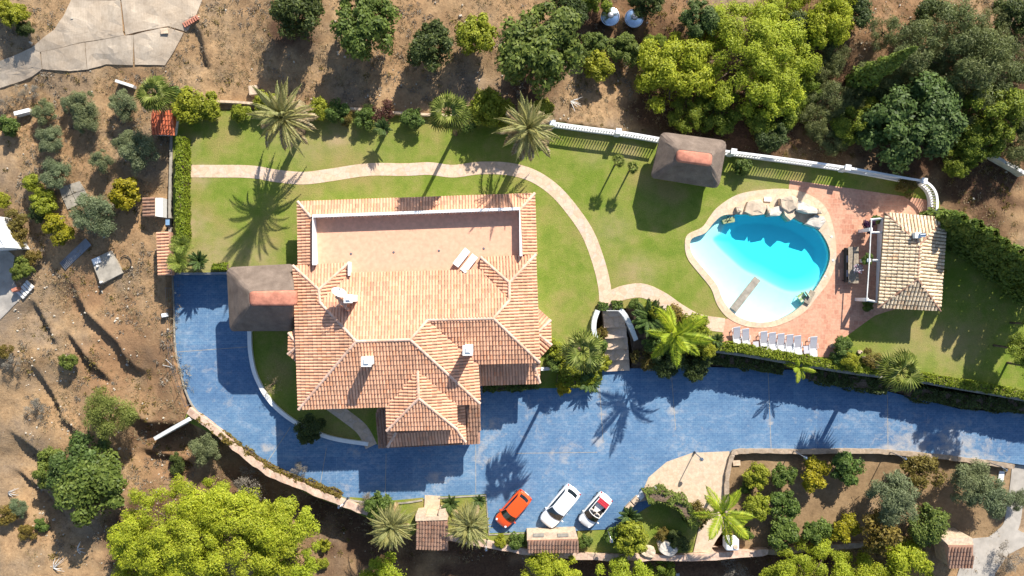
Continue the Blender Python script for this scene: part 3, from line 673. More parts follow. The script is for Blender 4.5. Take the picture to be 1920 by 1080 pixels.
roof(house, [[(558,378,2.9),(1003,362,2.9),(974,394,3.45),(583,407,3.45)],[(558,378,2.9),(583,407,3.45),(586,494,3.45),(559,498,2.9)],[(1003,362,2.9),(1006,478,2.9),(979,478,3.45),(974,394,3.45)]], [((558,378,2.9),(583,407,3.45)),((1003,362,2.9),(974,394,3.45))], name='terrace_surround_roof')
roof(house, [[(556,617,2.6),(541,624,2.6),(560,648,3.05)],[(541,624,2.6),(540,664,2.6),(560,648,3.05)],[(540,664,2.6),(556,679,2.6),(560,648,3.05)]], [((541,624,2.6),(560,648,3.05)),((540,664,2.6),(560,648,3.05))], name='bay_roof')
roof(house, [[(1008,577,2.6),(1033,600,2.6),(1006,625,3.1)],[(1033,600,2.6),(1034,647,2.6),(1006,625,3.1)],[(1034,647,2.6),(1012,672,2.6),(1006,625,3.1)]], [((1033,600,2.6),(1006,625,3.1)),((1034,647,2.6),(1006,625,3.1))], name='bay_roof')
# walls
mb = MB()
mb.prism(PW([(572,392),(990,378),(996,490),(1000,670),(905,675),(890,680),(888,745),(850,750),(848,795),(732,798),(730,752),(572,757),(560,510),(572,500)], 2.72), -3.6)
mb.build('wall', M['white'], house)
mb = MB(); mb.prism(PW([(590,500),(648,505),(655,520),(900,512),(990,500),(985,660),(900,660),(880,735),(575,740),(565,520)], 2.98), 2.7); mb.build('upper_wall', M['white'], house)
mb = MB(); mb.prism(PW([(550,630),(550,660),(572,668),(572,622)], 2.5), -3.4); mb.build('bay_window_wall', M['white'], house); mb = MB(); mb.prism(PW([(1026,605),(1026,643),(1000,655),(1000,592)], 2.5), -3.4); mb.build('bay_window_wall', M['white'], house)
mb = MB(); mb.prism(PW([(716,775),(892,765),(890,822),(718,828)], .4), -3.4); mb.build('porch_wall', M['white'], house)
M['terr'] = plain('terrace_paving', (.7, .39, .255), .85, var=.09, scale=3, bump=.2)
mb = MB(); mb.prism(PW([(586,405),(972,392),(978,520),(592,525)], 2.9), 2.75); mb.build('terrace_floor', M['terr'], house)
mb = MB(); c = PW([(588,497),(586,405),(974,391),(977,480)], 4.0); ribbon(mb, [p[:2] for p in c], .24, 4.0, 2.8); mb.build('parapet', M['white'], house)
mb = MB(); mb.box(W(656, 504, 3.3), (.16, 1.2, .9)); mb.build('parapet_end', M['white'], house)
for px, py in ((658,476),(738,473),(823,470),(907,466)):
    m_ = MB(); m_.lathe([(.11, .02), (.08, .05), (0, .05)], 10, W(px, py, 2.9)); m_.build('floor_light', M['metalgrey'], house)
# chimneys
def chimney(px, py, zt, zb, s=.8):
    m_ = MB(); p = W(px, py, zt); m_.box((p.x, p.y, (zt + zb) / 2), (s, s, zt - zb)); o = m_.build('chimney', M['white'], main_roof)
    m_ = MB(); m_.box((p.x, p.y, zt + .06), (s + .16, s + .16, .12)); m_.box((p.x, p.y, zt + .2), (s * .8, s * .8, .16), 0, .5); m_.build('chimney_cap', M['white'], o) if False else m_.build('chimney_cap', M['white'], main_roof)
chimney(687, 678, 6.4, 4.2, .68); chimney(877, 657, 6.3, 3.5, .68); chimney(653, 560, 6.6, 3.8, .55)
m_ = MB()
for k in range(5): m_.tube([W(636 + k * 4, 563 + k * 4, 5.4), W(637 + k * 4, 566 + k * 4, 4.4)], .12, 6)
ridge(m_, W(630, 555, 5.2), W(650, 572, 5.2), .16); m_.build('tiled_flue_cowl', M['ridge'], main_roof)
dish = thing('satellite_dish', 'white satellite dish on a pole above the west part of the villa roof', 'dish', W(646, 552, 4.3))
m_ = MB(); b0 = W(646, 552, 4.3); m_.tube([b0, b0 + Vector((0, 0, 1.7))], .035, 8); m_.build('pole', M['metalgrey'], dish)
m_ = MB(); prof = [(r_, .28 * r_ * r_) for r_ in (0, .15, .3, .45, .58, .66)]; m_.lathe(prof, 22); m_.lathe([(r_, z - .03) for r_, z in prof[::-1]], 22)
me = m_.mesh('dish', M['white'], True); o = put('reflector', me, None, dish); o.location = (-.1, .1, 1.75); o.rotation_euler = (R(-62), 0, R(-28)); 
m_ = MB(); m_.tube([(0, 0, 0), (0, -.3, .62)], .025, 6); m_.box((0, -.3, .64), (.1, .1, .14)); o2 = put('feed_arm', m_.mesh('feed_arm', M['metalgrey']), None, dish); o2.location = o.location; o2.rotation_euler = o.rotation_euler
ant = thing('tv_antenna', 'thin metal television aerial beside the white chimney', 'antenna', W(640, 572, 4.8)); m_ = MB(); b0 = W(640, 572, 4.8); m_.tube([b0, b0 + Vector((0, 0, 1.6))], .025, 6); m_.build('mast', M['metalgrey'], ant)
m_ = MB(); m_.tube([b0 + Vector((-.5, 0, 1.5)), b0 + Vector((.5, .1, 1.5))], .015, 5)
for k in range(6): m_.tube([b0 + Vector((-.5 + k * .2, -.25, 1.5)), b0 + Vector((-.5 + k * .2, .3, 1.52))], .012, 5)
m_.build('boom', M['metalgrey'], ant)
# ---------------------------------------------------------------- thatched pavilions
def rrect(c4, r, n=5):
    out = []
    for i in range(4):
        p = Vector(c4[i]); a = (Vector(c4[i - 1]) - p); b = (Vector(c4[(i + 1) % 4]) - p); rr = min(r, a.length * .45, b.length * .45)
        A_, B_ = p + a.normalized() * rr, p + b.normalized() * rr
        for k in range(n + 1):
            t = k / n; out.append(A_ * (1 - t) ** 2 + p * 2 * t * (1 - t) + B_ * t * t)
    return out
def pavilion(label, eave, rdg, ze, zr, posts, cap_col, cat='pavilion', name='thatched_pavilion'):
    t = thing(name, label, cat, W(sum(p[0] for p in eave) / 4, sum(p[1] for p in eave) / 4, 0))
    E = [W(*p, ze) for p in eave]; Rr = [W(*p, zr) for p in rdg]; rings = []
    for (tt, zz, r) in ((0.0, -.28, .5), (-.015, -.1, .55), (0.0, .0, .6), (.25, .27, .6), (.5, .54, .55), (.75, .79, .45), (.95, .97, .3), (1.0, 1.0, .2)):
        c4 = [e.lerp(q, tt) for e, q in zip(E, Rr)]; z = ze + (zr - ze) * zz if zz > 0 else ze + zz
        rings.append([(p.x + rnd.uniform(-.025, .025), p.y + rnd.uniform(-.025, .025), z + rnd.uniform(-.015, .015)) for p in rrect([(q.x, q.y, 0) for q in c4], r, 6)])
    m_ = MB(); n_ = len(rings[0]); vs = [v for r in rings for v in r]
    fs = [(i * n_ + k, i * n_ + (k + 1) % n_, (i + 1) * n_ + (k + 1) % n_, (i + 1) * n_ + k) for i in range(len(rings) - 1) for k in range(n_)]
    fs += [tuple(range(n_))[::-1], tuple((len(rings) - 1) * n_ + k for k in range(n_))]
    m_.add(vs, fs); o = m_.build('thatch_roof', M['thatch'], t)
    bm = bmesh.new(); bm.from_mesh(o.data); bmesh.ops.recalc_face_normals(bm, faces=bm.faces); bm.to_mesh(o.data); bm.free()
    m_ = MB(); c4 = [W(*p, zr + .25) for p in rdg]; top = rrect([(q.x, q.y, 0) for q in c4], .35, 4); n2 = len(top); cx = sum(p.x for p in top) / n2; cy = sum(p.y for p in top) / n2
    rr = [[(cx + (p.x - cx) * f, cy + (p.y - cy) * f, z) for p in top] for f, z in ((1.06, zr - .35), (1.05, zr), (.98, zr + .16), (.8, zr + .25))]
    m_.add([v for r in rr for v in r], [(i * n2 + k, i * n2 + (k + 1) % n2, (i + 1) * n2 + (k + 1) % n2, (i + 1) * n2 + k) for i in range(3) for k in range(n2)] + [tuple(3 * n2 + k for k in range(n2))])
    m_.build('ridge_cap', M[cap_col], t, True)
    for px, py, z0 in posts:
        m_ = MB(); p = W(px, py, ze); m_.tube([(p.x, p.y, z0), (p.x, p.y, ze + .25)], [.13, .11], 10); m_.build('post', M['darkwood'], t)
    m_ = MB(); pe_ = [W(px, py, ze) for px, py, _ in posts]
    for i in range(len(pe_)): a, b = pe_[i], pe_[(i + 1) % len(pe_)]; m_.tube([(a.x, a.y, ze - .05), (b.x, b.y, ze - .05)], .09, 8)
    m_.build('ring_beam', M['darkwood'], t); return t
pavilion('dark thatched garden pavilion beside the white balustrade', [(1240,247),(1363,264),(1348,353),(1220,333)], [(1272,280),(1336,288),(1334,311),(1270,302)], 2.3, 4.5, [(1250,262,0),(1348,276,0),(1336,338,0),(1234,320,0)], 'terracotta')
pavilion('grey thatched carport roof joined to the west end of the villa', [(425,502),(552,495),(552,620),(431,621)], [(467,547),(552,545),(552,573),(468,573)], 2.0, 4.6, [(440,515,ZD),(540,512,ZD),(540,606,ZD),(444,606,ZD)], 'terracotta', 'carport', 'thatched_carport')
# ---------------------------------------------------------------- pool house
ph = thing('pool_house', 'small poolside building with a lichen spotted cream tile hip roof', 'pool house', W(1708, 490))
rn, rs = (1724,459,3.75), (1720,524,3.75); q1,q2,q3,q4 = (1659,398,2.5),(1775,408,2.5),(1763,583,2.5),(1646,577,2.5)
roof(ph, [[q1,q2,rn],[q2,q3,rs,rn],[q3,q4,rs],[q4,q1,rn,rs]], [(q1,rn),(q2,rn),(rn,rs),(rs,q3),(rs,q4)], 'tileold', 'tileoldpan', 'tilebrown', pitch=.3, course=.4, rr=.1)
mb = MB(); mb.prism(PW([(1668,408),(1765,417),(1754,573),(1664,569)], 2.3), -.1); mb.build('wall', M['white'], ph)
mb = MB(); p = W(1722, 441, 4.0); mb.box((p.x, p.y, 3.5), (.55, .5, 1.0)); mb.build('chimney', M['white'], ph); mb = MB(); mb.tube([(p.x + .1, p.y, 4.05), (p.x + .5, p.y + .02, 4.1)], [.18, .22], 12); mb.build('chimney_cowl', M['steel'], ph)
for a, b in (((1632,412),(1662,409)),((1632,436),(1660,436)),((1636,488),(1656,488)),((1626,563),(1650,567))):
    m_ = MB(); A_, B_ = W(*a, 2.2), W(*b, 2.2); m_.tube([A_, B_], .1, 4); m_.build('pergola_beam', M['whiteaged'], ph)
mb = MB(); ribbon(mb, [p[:2] for p in PW([(1634,412),(1630,488),(1625,564)], 2.25)], .07, 2.3, 2.2); mb.build('pergola_edge_beam', M['whiteaged'], ph)
for px, py in ((1633,430),(1630,488),(1626,562)):
    m_ = MB(); p = W(px, py, 2.2); m_.box((p.x, p.y, 1.1), (.3, .3, 2.2)); m_.build('pillar', M['white'], ph)
# dining
dt = thing('dining_table', 'long wooden outdoor dining table beside the pool house pergola', 'table', W(1597, 497)); ctr = W(1600, 497, .75)
mb = MB()
for k in range(4): mb.box((ctr.x - .36 + k * .24, ctr.y, .75), (.225, 3.3, .05))
mb.build('tabletop', M['wood'], dt)
for i in (-1, 1):
    for j in (-1, 1):
        m_ = MB(); m_.box((ctr.x + i * .38, ctr.y + j * 1.45, .36), (.09, .09, .72)); m_.build('leg', M['wood'], dt)
bn = thing('dining_bench', 'dark bench with pale cushions along the pool side of the dining table', 'bench', W(1587, 497)); cb = W(1587, 497, .45)
mb = MB(); mb.box((cb.x, cb.y, .43), (.42, 3.1, .06)); mb.build('seat', M['blackfab'], bn); mb = MB(); mb.box((cb.x - .24, cb.y, .75), (.05, 3.1, .5)); mb.build('backrest', M['blackfab'], bn)
for j in (-1.4, 1.4): m_ = MB(); m_.box((cb.x, cb.y + j, .2), (.4, .06, .4)); m_.build('leg', M['blackfab'], bn)
for j, nm in ((.55, 'northern pale cushion lying on the dark dining bench'), (-.75, 'southern pale cushion lying on the dark dining bench')):
    m_ = MB(); m_.box((cb.x, cb.y + j, .53), (.4, .62, .12)); tag(bevel(m_.build('cushion', M['bluecloth'], None, base=(cb.x, cb.y + j, .47)), .04), nm, 'cushion')
fl = thing('flower_arrangement', 'dry white and pink flower arrangement standing on the dining table', 'flowers', (ctr.x + .15, ctr.y - .35, .78)); mb = MB(); mb.lathe([(.0, 0), (.1, 0), (.14, .15), (.1, .3), (.08, .3)], 12, (ctr.x + .15, ctr.y - .35, .78)); mb.build('vase', M['white'], fl)
mb = MB()
for k in range(70):
    a = rnd.uniform(0, 6.28); r_ = rnd.uniform(.1, .45); p0 = Vector((ctr.x + .15, ctr.y - .35, 1.05)); q = p0 + Vector((r_ * math.cos(a), r_ * math.sin(a), rnd.uniform(.2, .6))); mb.tube([p0, q], .008, 3); mb.box(q, (.09, .09, .03), a)
M['petal'] = foliage('petals', (.65, .6, .62), (.75, .7, .72), (.6, .2, .3)); mb.build('blossom', M['petal'], fl)
# ================================================================ walls, balustrade, stairs
def wall(name, label, px, ztop, zbot, width, mt, wob=.0, cat='wall', sub=6, closed=False):
    """px pixel points at height ztop (or a z per point)"""
    pts = [W(p[0], p[1], p[2] if len(p) > 2 else ztop) for p in px]
    c = spline([tuple(p) for p in pts], sub) if sub else [tuple(p) for p in pts]
    m_ = MB(); zt = [q[2] for q in c]; ribbon(m_, [q[:2] for q in c], width, zt, [zbot] * len(c), wob=wob)
    o = m_.build(name, mt, None, base=(c[0][0], c[0][1], zbot)); return tag(o, label, cat)
wall('retaining_wall', 'long pale retaining wall between the pool garden hedge and blue driveway', [(1306,654),(1400,667),(1500,684),(1600,700),(1700,712),(1800,729),(1920,750),(2100,786)], .2, -3.6, .25, M['concrete'])
wall('garden_wall', 'low white wall behind the plants at the villa south east corner', [(1014,692),(1070,689),(1124,687)], .25, -3.4, .3, M['white'], sub=0)
wall('curved_kerb_wall', 'curved white kerb wall round the small shaded lawn below the villa', [(467,620),(469,662),(480,708),(509,756),(556,794),(618,821),(690,833)], ZD + .55, -3.6, .36, M['white'])
wall('boundary_wall', 'thin pale boundary wall top behind the northern garden shrubs', [(340,192),(420,190),(520,197),(640,202),(760,212),(860,217),(960,224),(1036,228)], .55, -2, .22, M['beigestone'])
wall('stone_wall', 'pinkish rubble stone wall curving along the lower left edge of the driveway', [(352,770,-1.9),(400,805,-1.9),(460,855,-1.9),(510,890,-1.9),(560,910,-1.9),(620,935,-1.9),(690,962,-1.9)], -1.9, -6.5, .62, M['rubble'], .06)
wall('stone_wall', 'lower stone boundary wall with a broken rim between the parking and the pines', [(838,1008,-2.1),(920,1022,-2.1),(990,1035,-2.1),(1080,1043,-2.1),(1200,1046,-2.1),(1320,1045,-2.1),(1440,1036,-2.2)], -2.1, -6.5, .6, M['rubble'], .07)
wall('stone_wall', 'southern stone wall below the citrus and olive plot', [(1440,1036,-2.4),(1560,1026,-2.4),(1660,1020,-2.4),(1770,1014,-2.4)], -2.4, -6.2, .5, M['drystone'], .07)
wall('plot_wall', 'weathered brown stone wall along the driveway edge of the olive plot', [(1368,985),(1363,940),(1364,895),(1372,858),(1380,848),(1420,846),(1500,847),(1620,846),(1700,851),(1790,860),(1850,868),(1902,876)], ZO + .75, -3.8, .42, M['drystone'], .04)
wall('drive_kerb', 'pale kerb with wire fence footing along the west edge of the driveway', [(323,516),(326,600),(328,650),(336,690),(360,760),(430,826),(500,870),(570,908),(652,937),(740,944),(792,938)], ZD + .12, -3.4, .14, M['concrete'])
wall('drive_kerb', 'short pale kerb along the parking bay and grass verge', [(822,934),(911,929),(917,1003),(984,1000)], ZD + .1, -3.4, .12, M['concrete'], sub=0)
wall('hillside_wall', 'dark low wall at the west edge of the garden behind the hedge', [(322,212),(320,300),(318,400),(320,512)], .1, -2.6, .25, M['concrete'])
wall('lawn_edging', 'thin grey edging wall along the south west lawn beside the carport', [(326,513),(380,513),(428,512)], .12, -3.2, .2, M['metalgrey'], sub=0)
wall('orchard_wall', 'short white wall in the orchard among the olive trees', [(26,213),(54,206)], -.2, -2, .35, M['white'], sub=0)
wall('masonry_wall', 'narrow white sloping wall in the wooded corner at the far right', [(1815,268),(1850,285),(1885,303),(1925,326)], .3, -1.5, .3, M['whiteaged'], .03)
wall('block_wall', 'stub of pale wall below the dry slope above the red shed', [(216,151),(232,156),(250,162)], .5, -1, .25, M['whiteaged'], sub=0)
o = wall('white_beam_wall', 'narrow white wall running from the driveway corner down into the orchard', [(354,786,-1.7),(320,805,-2.3),(289,823,-2.9)], -2, -5, .35, M['white'], sub=0)
# balustrade
bal = thing('balustrade', 'white balustrade along the northern edge of the garden curving round the pool terrace', 'balustrade', W(1400, 290))
def balustrade(px, par, ztop=1.5, zb=.5):
    c = [p[:2] for p in spline([W(a, b, ztop)[:2] for a, b in px], 6)]
    m_ = MB(); ribbon(m_, c, .26, zb, -2.5); m_.build('plinth', M['white'], par)
    m_ = MB(); ribbon(m_, c, .2, ztop, ztop - .12); m_.build('top_rail', M['white'], par)
    ln = 0; acc = 0; base = Vector(par.location)
    for i in range(len(c) - 1):
        a, b = Vector(c[i]), Vector(c[i + 1]); L = (b - a).length
        while acc < L:
            p = a.lerp(b, acc / L); o = put('baluster', BALM, None, par); o.location = Vector((p.x, p.y, zb)) - base; acc += .25
        acc -= L
m_ = MB(); m_.lathe([(.055, 0), (.045, .07), (.075, .24), (.065, .36), (.042, .56), (.042, .76), (.055, .88)], 7); BALM = m_.mesh('baluster', M['white'], True)
balustrade([(1036,230),(1100,239),(1170,248),(1240,260)], bal); balustrade([(1360,283),(1440,293),(1520,304),(1600,316),(1700,334),(1733,340),(1748,350),(1756,364),(1758,382),(1756,402)], bal)
for px, py in ((1036,230),(1160,246),(1376,284),(1590,314),(1733,339),(1757,402)):
    m_ = MB(); p = W(px, py, 1.6); m_.box((p.x, p.y, .2), (.42, .42, 2.8), R(-8)); m_.box((p.x, p.y, 1.64), (.5, .5, .1), R(-8)); m_.build('pier', M['white'], bal)
# stair between drive and garden
st = thing('garden_stairs', 'wide stone steps rising from the blue driveway to the garden path', 'stairs', W(1155, 640, ZD))
for k in range(6):
    t = k / 5; z = ZD + .3 + t * 2.1; cx = 1157 - 8 * t + 2 * math.sin(3 * t); cy = 684 - 103 * t; hw = 24 - 5 * t
    p = W(cx, cy, z); m_ = MB(); m_.box((p.x, p.y - .05, z - .5), (2 * hw / S, 1.1, 1.0), R(3)); bevel(m_.build('step', M['path'], st), .02)
for nm, lb, pts in (('stair_wall', 'left white curved wall beside the garden steps', [(1121,646,.1),(1114,620,.6),(1115,600,.8),(1121,582,.9)]), ('stair_wall', 'right white curved wall beside the garden steps', [(1163,580,.8),(1173,592,.5),(1183,612,-.2),(1193,638,-1.1)])):
    wall(nm, lb, pts, 0, -3.2, .42, M['white'], .01)
tr = thing('entrance_trellis', 'narrow white lattice gate at the head of the garden steps', 'gate', W(1145, 582)); m_ = MB()
for k in range(7): p = W(1136 + k * 3.4, 582, 0); m_.tube([(p.x, p.y, 0), (p.x, p.y, 1.2)], .025, 5)
for z in (.15, 1.1): m_.tube([W(1134, 582, 0) + Vector((0, 0, z)), W(1160, 582, 0) + Vector((0, 0, z))], .025, 5)
m_.build('lattice', M['white'], tr)
# handrail fence along the west edge of the driveway
fe = thing('wire_fence', 'thin metal wire fence along the west side of the blue driveway', 'fence', W(325, 600, ZD)); fp = [(322,540),(324,580),(325,620),(326,650),(331,685),(344,722),(358,758)]
for a, b in fp: m_ = MB(); p = W(a, b, ZD); m_.tube([(p.x, p.y, ZD - .5), (p.x, p.y, ZD + 1.4)], .03, 6); m_.build('fence_post', M['metalgrey'], fe)
for z in (.2, .6, 1.0, 1.38):
    m_ = MB(); m_.tube([W(a, b, ZD) + Vector((0, 0, z)) for a, b in fp], .012, 4); m_.build('wire', M['metalgrey'], fe)
m_ = MB(); p = W(327, 690, ZD); m_.tube([p, p + Vector((-.5, .4, 1.3))], .03, 5); m_.build('brace', M['whiteaged'], fe); m_ = MB(); m_.tube([p, p + Vector((-.4, .9, .9))], .03, 5); m_.build('brace', M['whiteaged'], fe)
# ================================================================ tiled sheds, gate roofs
def slope_roof(name, label, cat, poly, mt='tile', mp='tilepan', walls=True, zb=-3, wm='white', pitch=.27, extra=None):
    """a one-slope tiled roof, polygon of (px,py,z)"""
    cx = sum(p[0] for p in poly) / len(poly); cy = sum(p[1] for p in poly) / len(poly); t = thing(name, label, cat, W(cx, cy, zb))
    pan, tl = MB(), MB(); tiles(tl, pan, PW(poly), pitch, .42, pitch * .4); r = pan.build('roof', M[mp], t); tl.build('roof_tiles', M[mt], r, kind='stuff')
    if walls:
        q = [(cx + (p[0] - cx) * .9, cy + (p[1] - cy) * .9, p[2] - .2) for p in poly]; m_ = MB(); m_.prism(PW(q), zb); m_.build('wall', M[wm], t)
    return t
slope_roof('garden_shed', 'small shed with a bright orange red roof at the upper left garden corner', 'shed', [(284,209,1.7),(325,212,1.7),(326,253,1.1),(284,252,1.1)], 'tilered', 'tileredpan', zb=-1.5, pitch=.24)
slope_roof('tiled_lean_to', 'long narrow pale tiled lean to against the west garden wall', 'lean-to', [(294,435,.5),(320,435,.9),(322,516,.9),(298,516,.5)], zb=-2)
sb = thing('meter_hut', 'small white hut with a half tiled roof left of the garden hedge', 'hut', TP(286, 388)); g0 = origin(sb).z
m_ = MB(); m_.prism(PW([(290,371,.2),(305,371,.2),(305,407,.2),(290,405,.2)]), g0 - 1); m_.build('wall', M['white'], sb)
pan, tl = MB(), MB(); tiles(tl, pan, PW([(268,370,0),(290,370,.35),(290,406,.35),(269,406,0)]), .3, .42, .12); r = pan.build('roof', M['tilebrown'], sb); tl.build('roof_tiles', M['tilebrown'], r, kind='stuff')
m_ = MB(); m_.prism(PW([(271,373,-.25),(289,373,.0),(289,404,.0),(271,404,-.25)]), g0 - 1); m_.build('side_wall', M['whiteaged'], sb)
eq = thing('pump_unit', 'small dark unit with a blue lid beside the western hedge', 'unit', W(320, 418, -1)); m_ = MB(); p = W(320, 418, -.3); m_.box(p, (.45, .8, 1.2)); m_.build('body', M['darkmetal'], eq); m_ = MB(); m_.box((p.x, p.y, .34), (.36, .5, .06)); m_.build('lid', plain('blue_lid', (.2, .33, .5), .4), eq)
gh = slope_roof('gate_house', 'small tiled gate shelter at the end of the short beige path', 'gate shelter', [(780,975,-.2),(838,974,-.2),(840,1032,-.95),(780,1026,-.95)], 'tilebrown', 'tilepan', zb=-5.8, wm='beigestone')
m_ = MB(); m_.prism(PW([(779,966,-.1),(797,964,-.1),(797,969,-.1),(822,968,-.1),(822,961,-.1),(833,960,-.1),(839,975,-.1),(779,977,-.1)]), -5.5); m_.build('gate_pier', M['beigestone'], gh)
nb = slope_roof('bin_shelter', 'low tiled shelter with a pale top bordering the parking bay', 'shelter', [(989,1013,-.8),(1083,1010,-.8),(1085,1036,-1.2),(989,1034,-1.2)], 'tilebrown', 'tilepan', zb=-5.8, wm='beigestone')
m_ = MB(); m_.prism(PW([(988,1000,-.9),(1080,997,-.9),(1084,1011,-.9),(988,1014,-.9)]), -5.5); m_.build('ledge', M['beigestone'], nb)
for x in (1010, 1056): m_ = MB(); p = W(x, 1003, -.86); m_.box(p, (1.0, .3, .06), R(1)); m_.build('ledge_panel', M['concrete'], nb)
hs = slope_roof('corner_shed', 'small brown tiled shed at the lower right corner of the olive plot', 'shed', [(1778,1022,.2),(1825,1022,.2),(1824,1065,-.4),(1779,1065,-.4)], 'tilebrown', 'tilepan', zb=-3.2, wm='beigestone')
m_ = MB(); m_.prism(PW([(1766,1010,.1),(1822,1008,.1),(1826,1021,.1),(1778,1022,.1)]), -3.2); m_.build('ledge', M['beigestone'], hs)
# white building corner, far left
bd = thing('building', 'corner of a white flat roofed building at the left edge', 'building', TP(-10, 450)); g0 = origin(bd).z; m_ = MB(); m_.prism(PW([(-90,400,1.5),(-22,403,1.5),(-8,425,1.5),(13,464,1.5),(-90,469,1.5)]), g0 - 1); m_.build('wall', M['white'], bd); m_ = MB(); ribbon(m_, [p[:2] for p in PW([(-89,402),(-24,405),(-10,427),(10,462),(-89,467)], 1.5)], .2, 1.65, 1.4, closed=True); m_.build('parapet', M['white'], bd)
# ================================================================ orchard bits
sl = thing('water_tank_slab', 'tilted square concrete tank cover with a white hatch in the dry orchard', 'tank cover', TP(212, 502)); p = origin(sl)
m_ = MB(); m_.prism([(TP(*q).x, TP(*q).y, p.z + .35) for q in [(173,487),(211,470),(233,512),(194,533)]], p.z - .8); bevel(m_.build('slab', M['concrete'], sl), .04)
m_ = MB(); q = TP(185, 489); m_.box((q.x, q.y, p.z + .42), (.75, .55, .12), R(22)); m_.build('hatch', M['plastic'], sl)
for a, b in ((188,499),(209,478),(196,529)): m_ = MB(); q = TP(a, b); m_.tube([(q.x, q.y, p.z + .3), (q.x, q.y, p.z + .62)], .11, 10); m_.build('vent_pipe', M['whiteaged'], sl)
m_ = MB(); hp = [TP(*q, .12) for q in [(216,475),(219,490),(224,500),(232,508),(241,506),(246,495),(243,484),(234,479),(226,484)]]; m_.tube([Vector(v) for v in spline([tuple(v) for v in hp], 5)], .04, 6); tag(m_.build('hose', M['hose'], None, base=hp[0]), 'black hose curling off the concrete tank cover', 'hose')
s2 = thing('paving_slab', 'pale paved rectangle partly hidden by an olive tree', 'paving', TP(140, 368)); 
for k, q4 in enumerate(([(112,352),(128,347),(136,364),(118,372)],[(129,346.5),(150,340),(160,356),(137,363)],[(119,373),(136.5,365),(146,384),(128,393)],[(137.5,364),(160,357),(167,372),(147,383)])):
    m_ = MB(); m_.prism([(TP(*q).x, TP(*q).y, TP(*q).z + .12) for q in q4], TP(*q4[0]).z - .4); m_.build('slab', M['concrete'], s2)
ws = thing('plank_walkway', 'grey slatted walkway lying in tree shade below the olive tree', 'walkway', TP(140, 477)); a, b = TP(117, 500, .1), TP(166, 453, .25)
for k in range(22):
    q = a.lerp(b, (k + .5) / 22); m_ = MB(); m_.box((q.x, q.y, q.z), (.145 if k > 5 else .1, .85, .06), math.atan2(b.y - a.y, b.x - a.x)); m_.build('board', M['metalgrey'], ws)
gs = thing('timber_steps', 'short flight of white stone steps at the left roadside', 'steps', TP(48, 545)); a, b = TP(38, 554, .1), TP(59, 530, .3)
for k in range(5):
    q = a.lerp(b, (k + .3) / 5); m_ = MB(); m_.box(q, (.24, .9, .18), math.atan2(b.y - a.y, b.x - a.x)); m_.build('step', M['whiteaged'], gs)
m_ = MB(); q = TP(33, 543, .3); m_.box(q, (.5, .3, 1.1), .4); tag(m_.build('post_block', M['terracotta'], None, base=q), 'terracotta block post beside the roadside steps', 'post')
m_ = MB(); q = TP(309, 591, .3); m_.box(q, (.4, .35, .6), .2); tag(bevel(m_.build('white_box', M['plastic'], None, base=q)), 'white utility box near the driveway fence in the dry orchard', 'utility box')
m_ = MB(); q = TP(477, 171, .25); m_.box(q, (.75, .85, .9), .1); tag(bevel(m_.build('well_cover', M['beigestone'], None, base=q)), 'square pale concrete block above the northern garden wall', 'block')
m_ = MB(); q = TP(355, 42, .1); a2, b2 = TP(346, 47, .15), TP(370, 33, .15)
bk = thing('brick_row', 'short row of reddish bricks beside the upper concrete road', 'bricks', a2)
for k in range(7): q = a2.lerp(b2, k / 6); m_ = MB(); m_.box((q.x, q.y, q.z), (.14, .45, .16), .5 + rnd.uniform(-.1, .1)); m_.build('brick', M['terracotta'], bk)
# water tanks
def tank(px, py, label):
    b0 = TP(px, py); t = thing('metal_tank', label, 'tank', b0); m_ = MB(); m_.lathe([(.78, 0), (.78, 1.5), (.8, 1.52), (.8, 1.56), (.7, 1.6), (.3, 1.82), (.28, 1.84)], 28, b0); m_.build('shell', M['steel'], t, True)
    m_ = MB(); m_.lathe([(.28, 1.8), (.28, 1.98), (.2, 2.02), (0, 2.03)], 18, b0); m_.build('lid', M['metalgrey'], t, True)
    m_ = MB(); m_.lathe([(.8, 1.46), (.84, 1.5), (.84, 1.56), (.78, 1.58)], 28, b0); m_.build('rim', M['steel'], t)
    return t
tank(1140, 42, 'left of two round steel water tanks among the hillside shrubs'); tank(1184, 45, 'right of two round steel water tanks among the hillside shrubs')
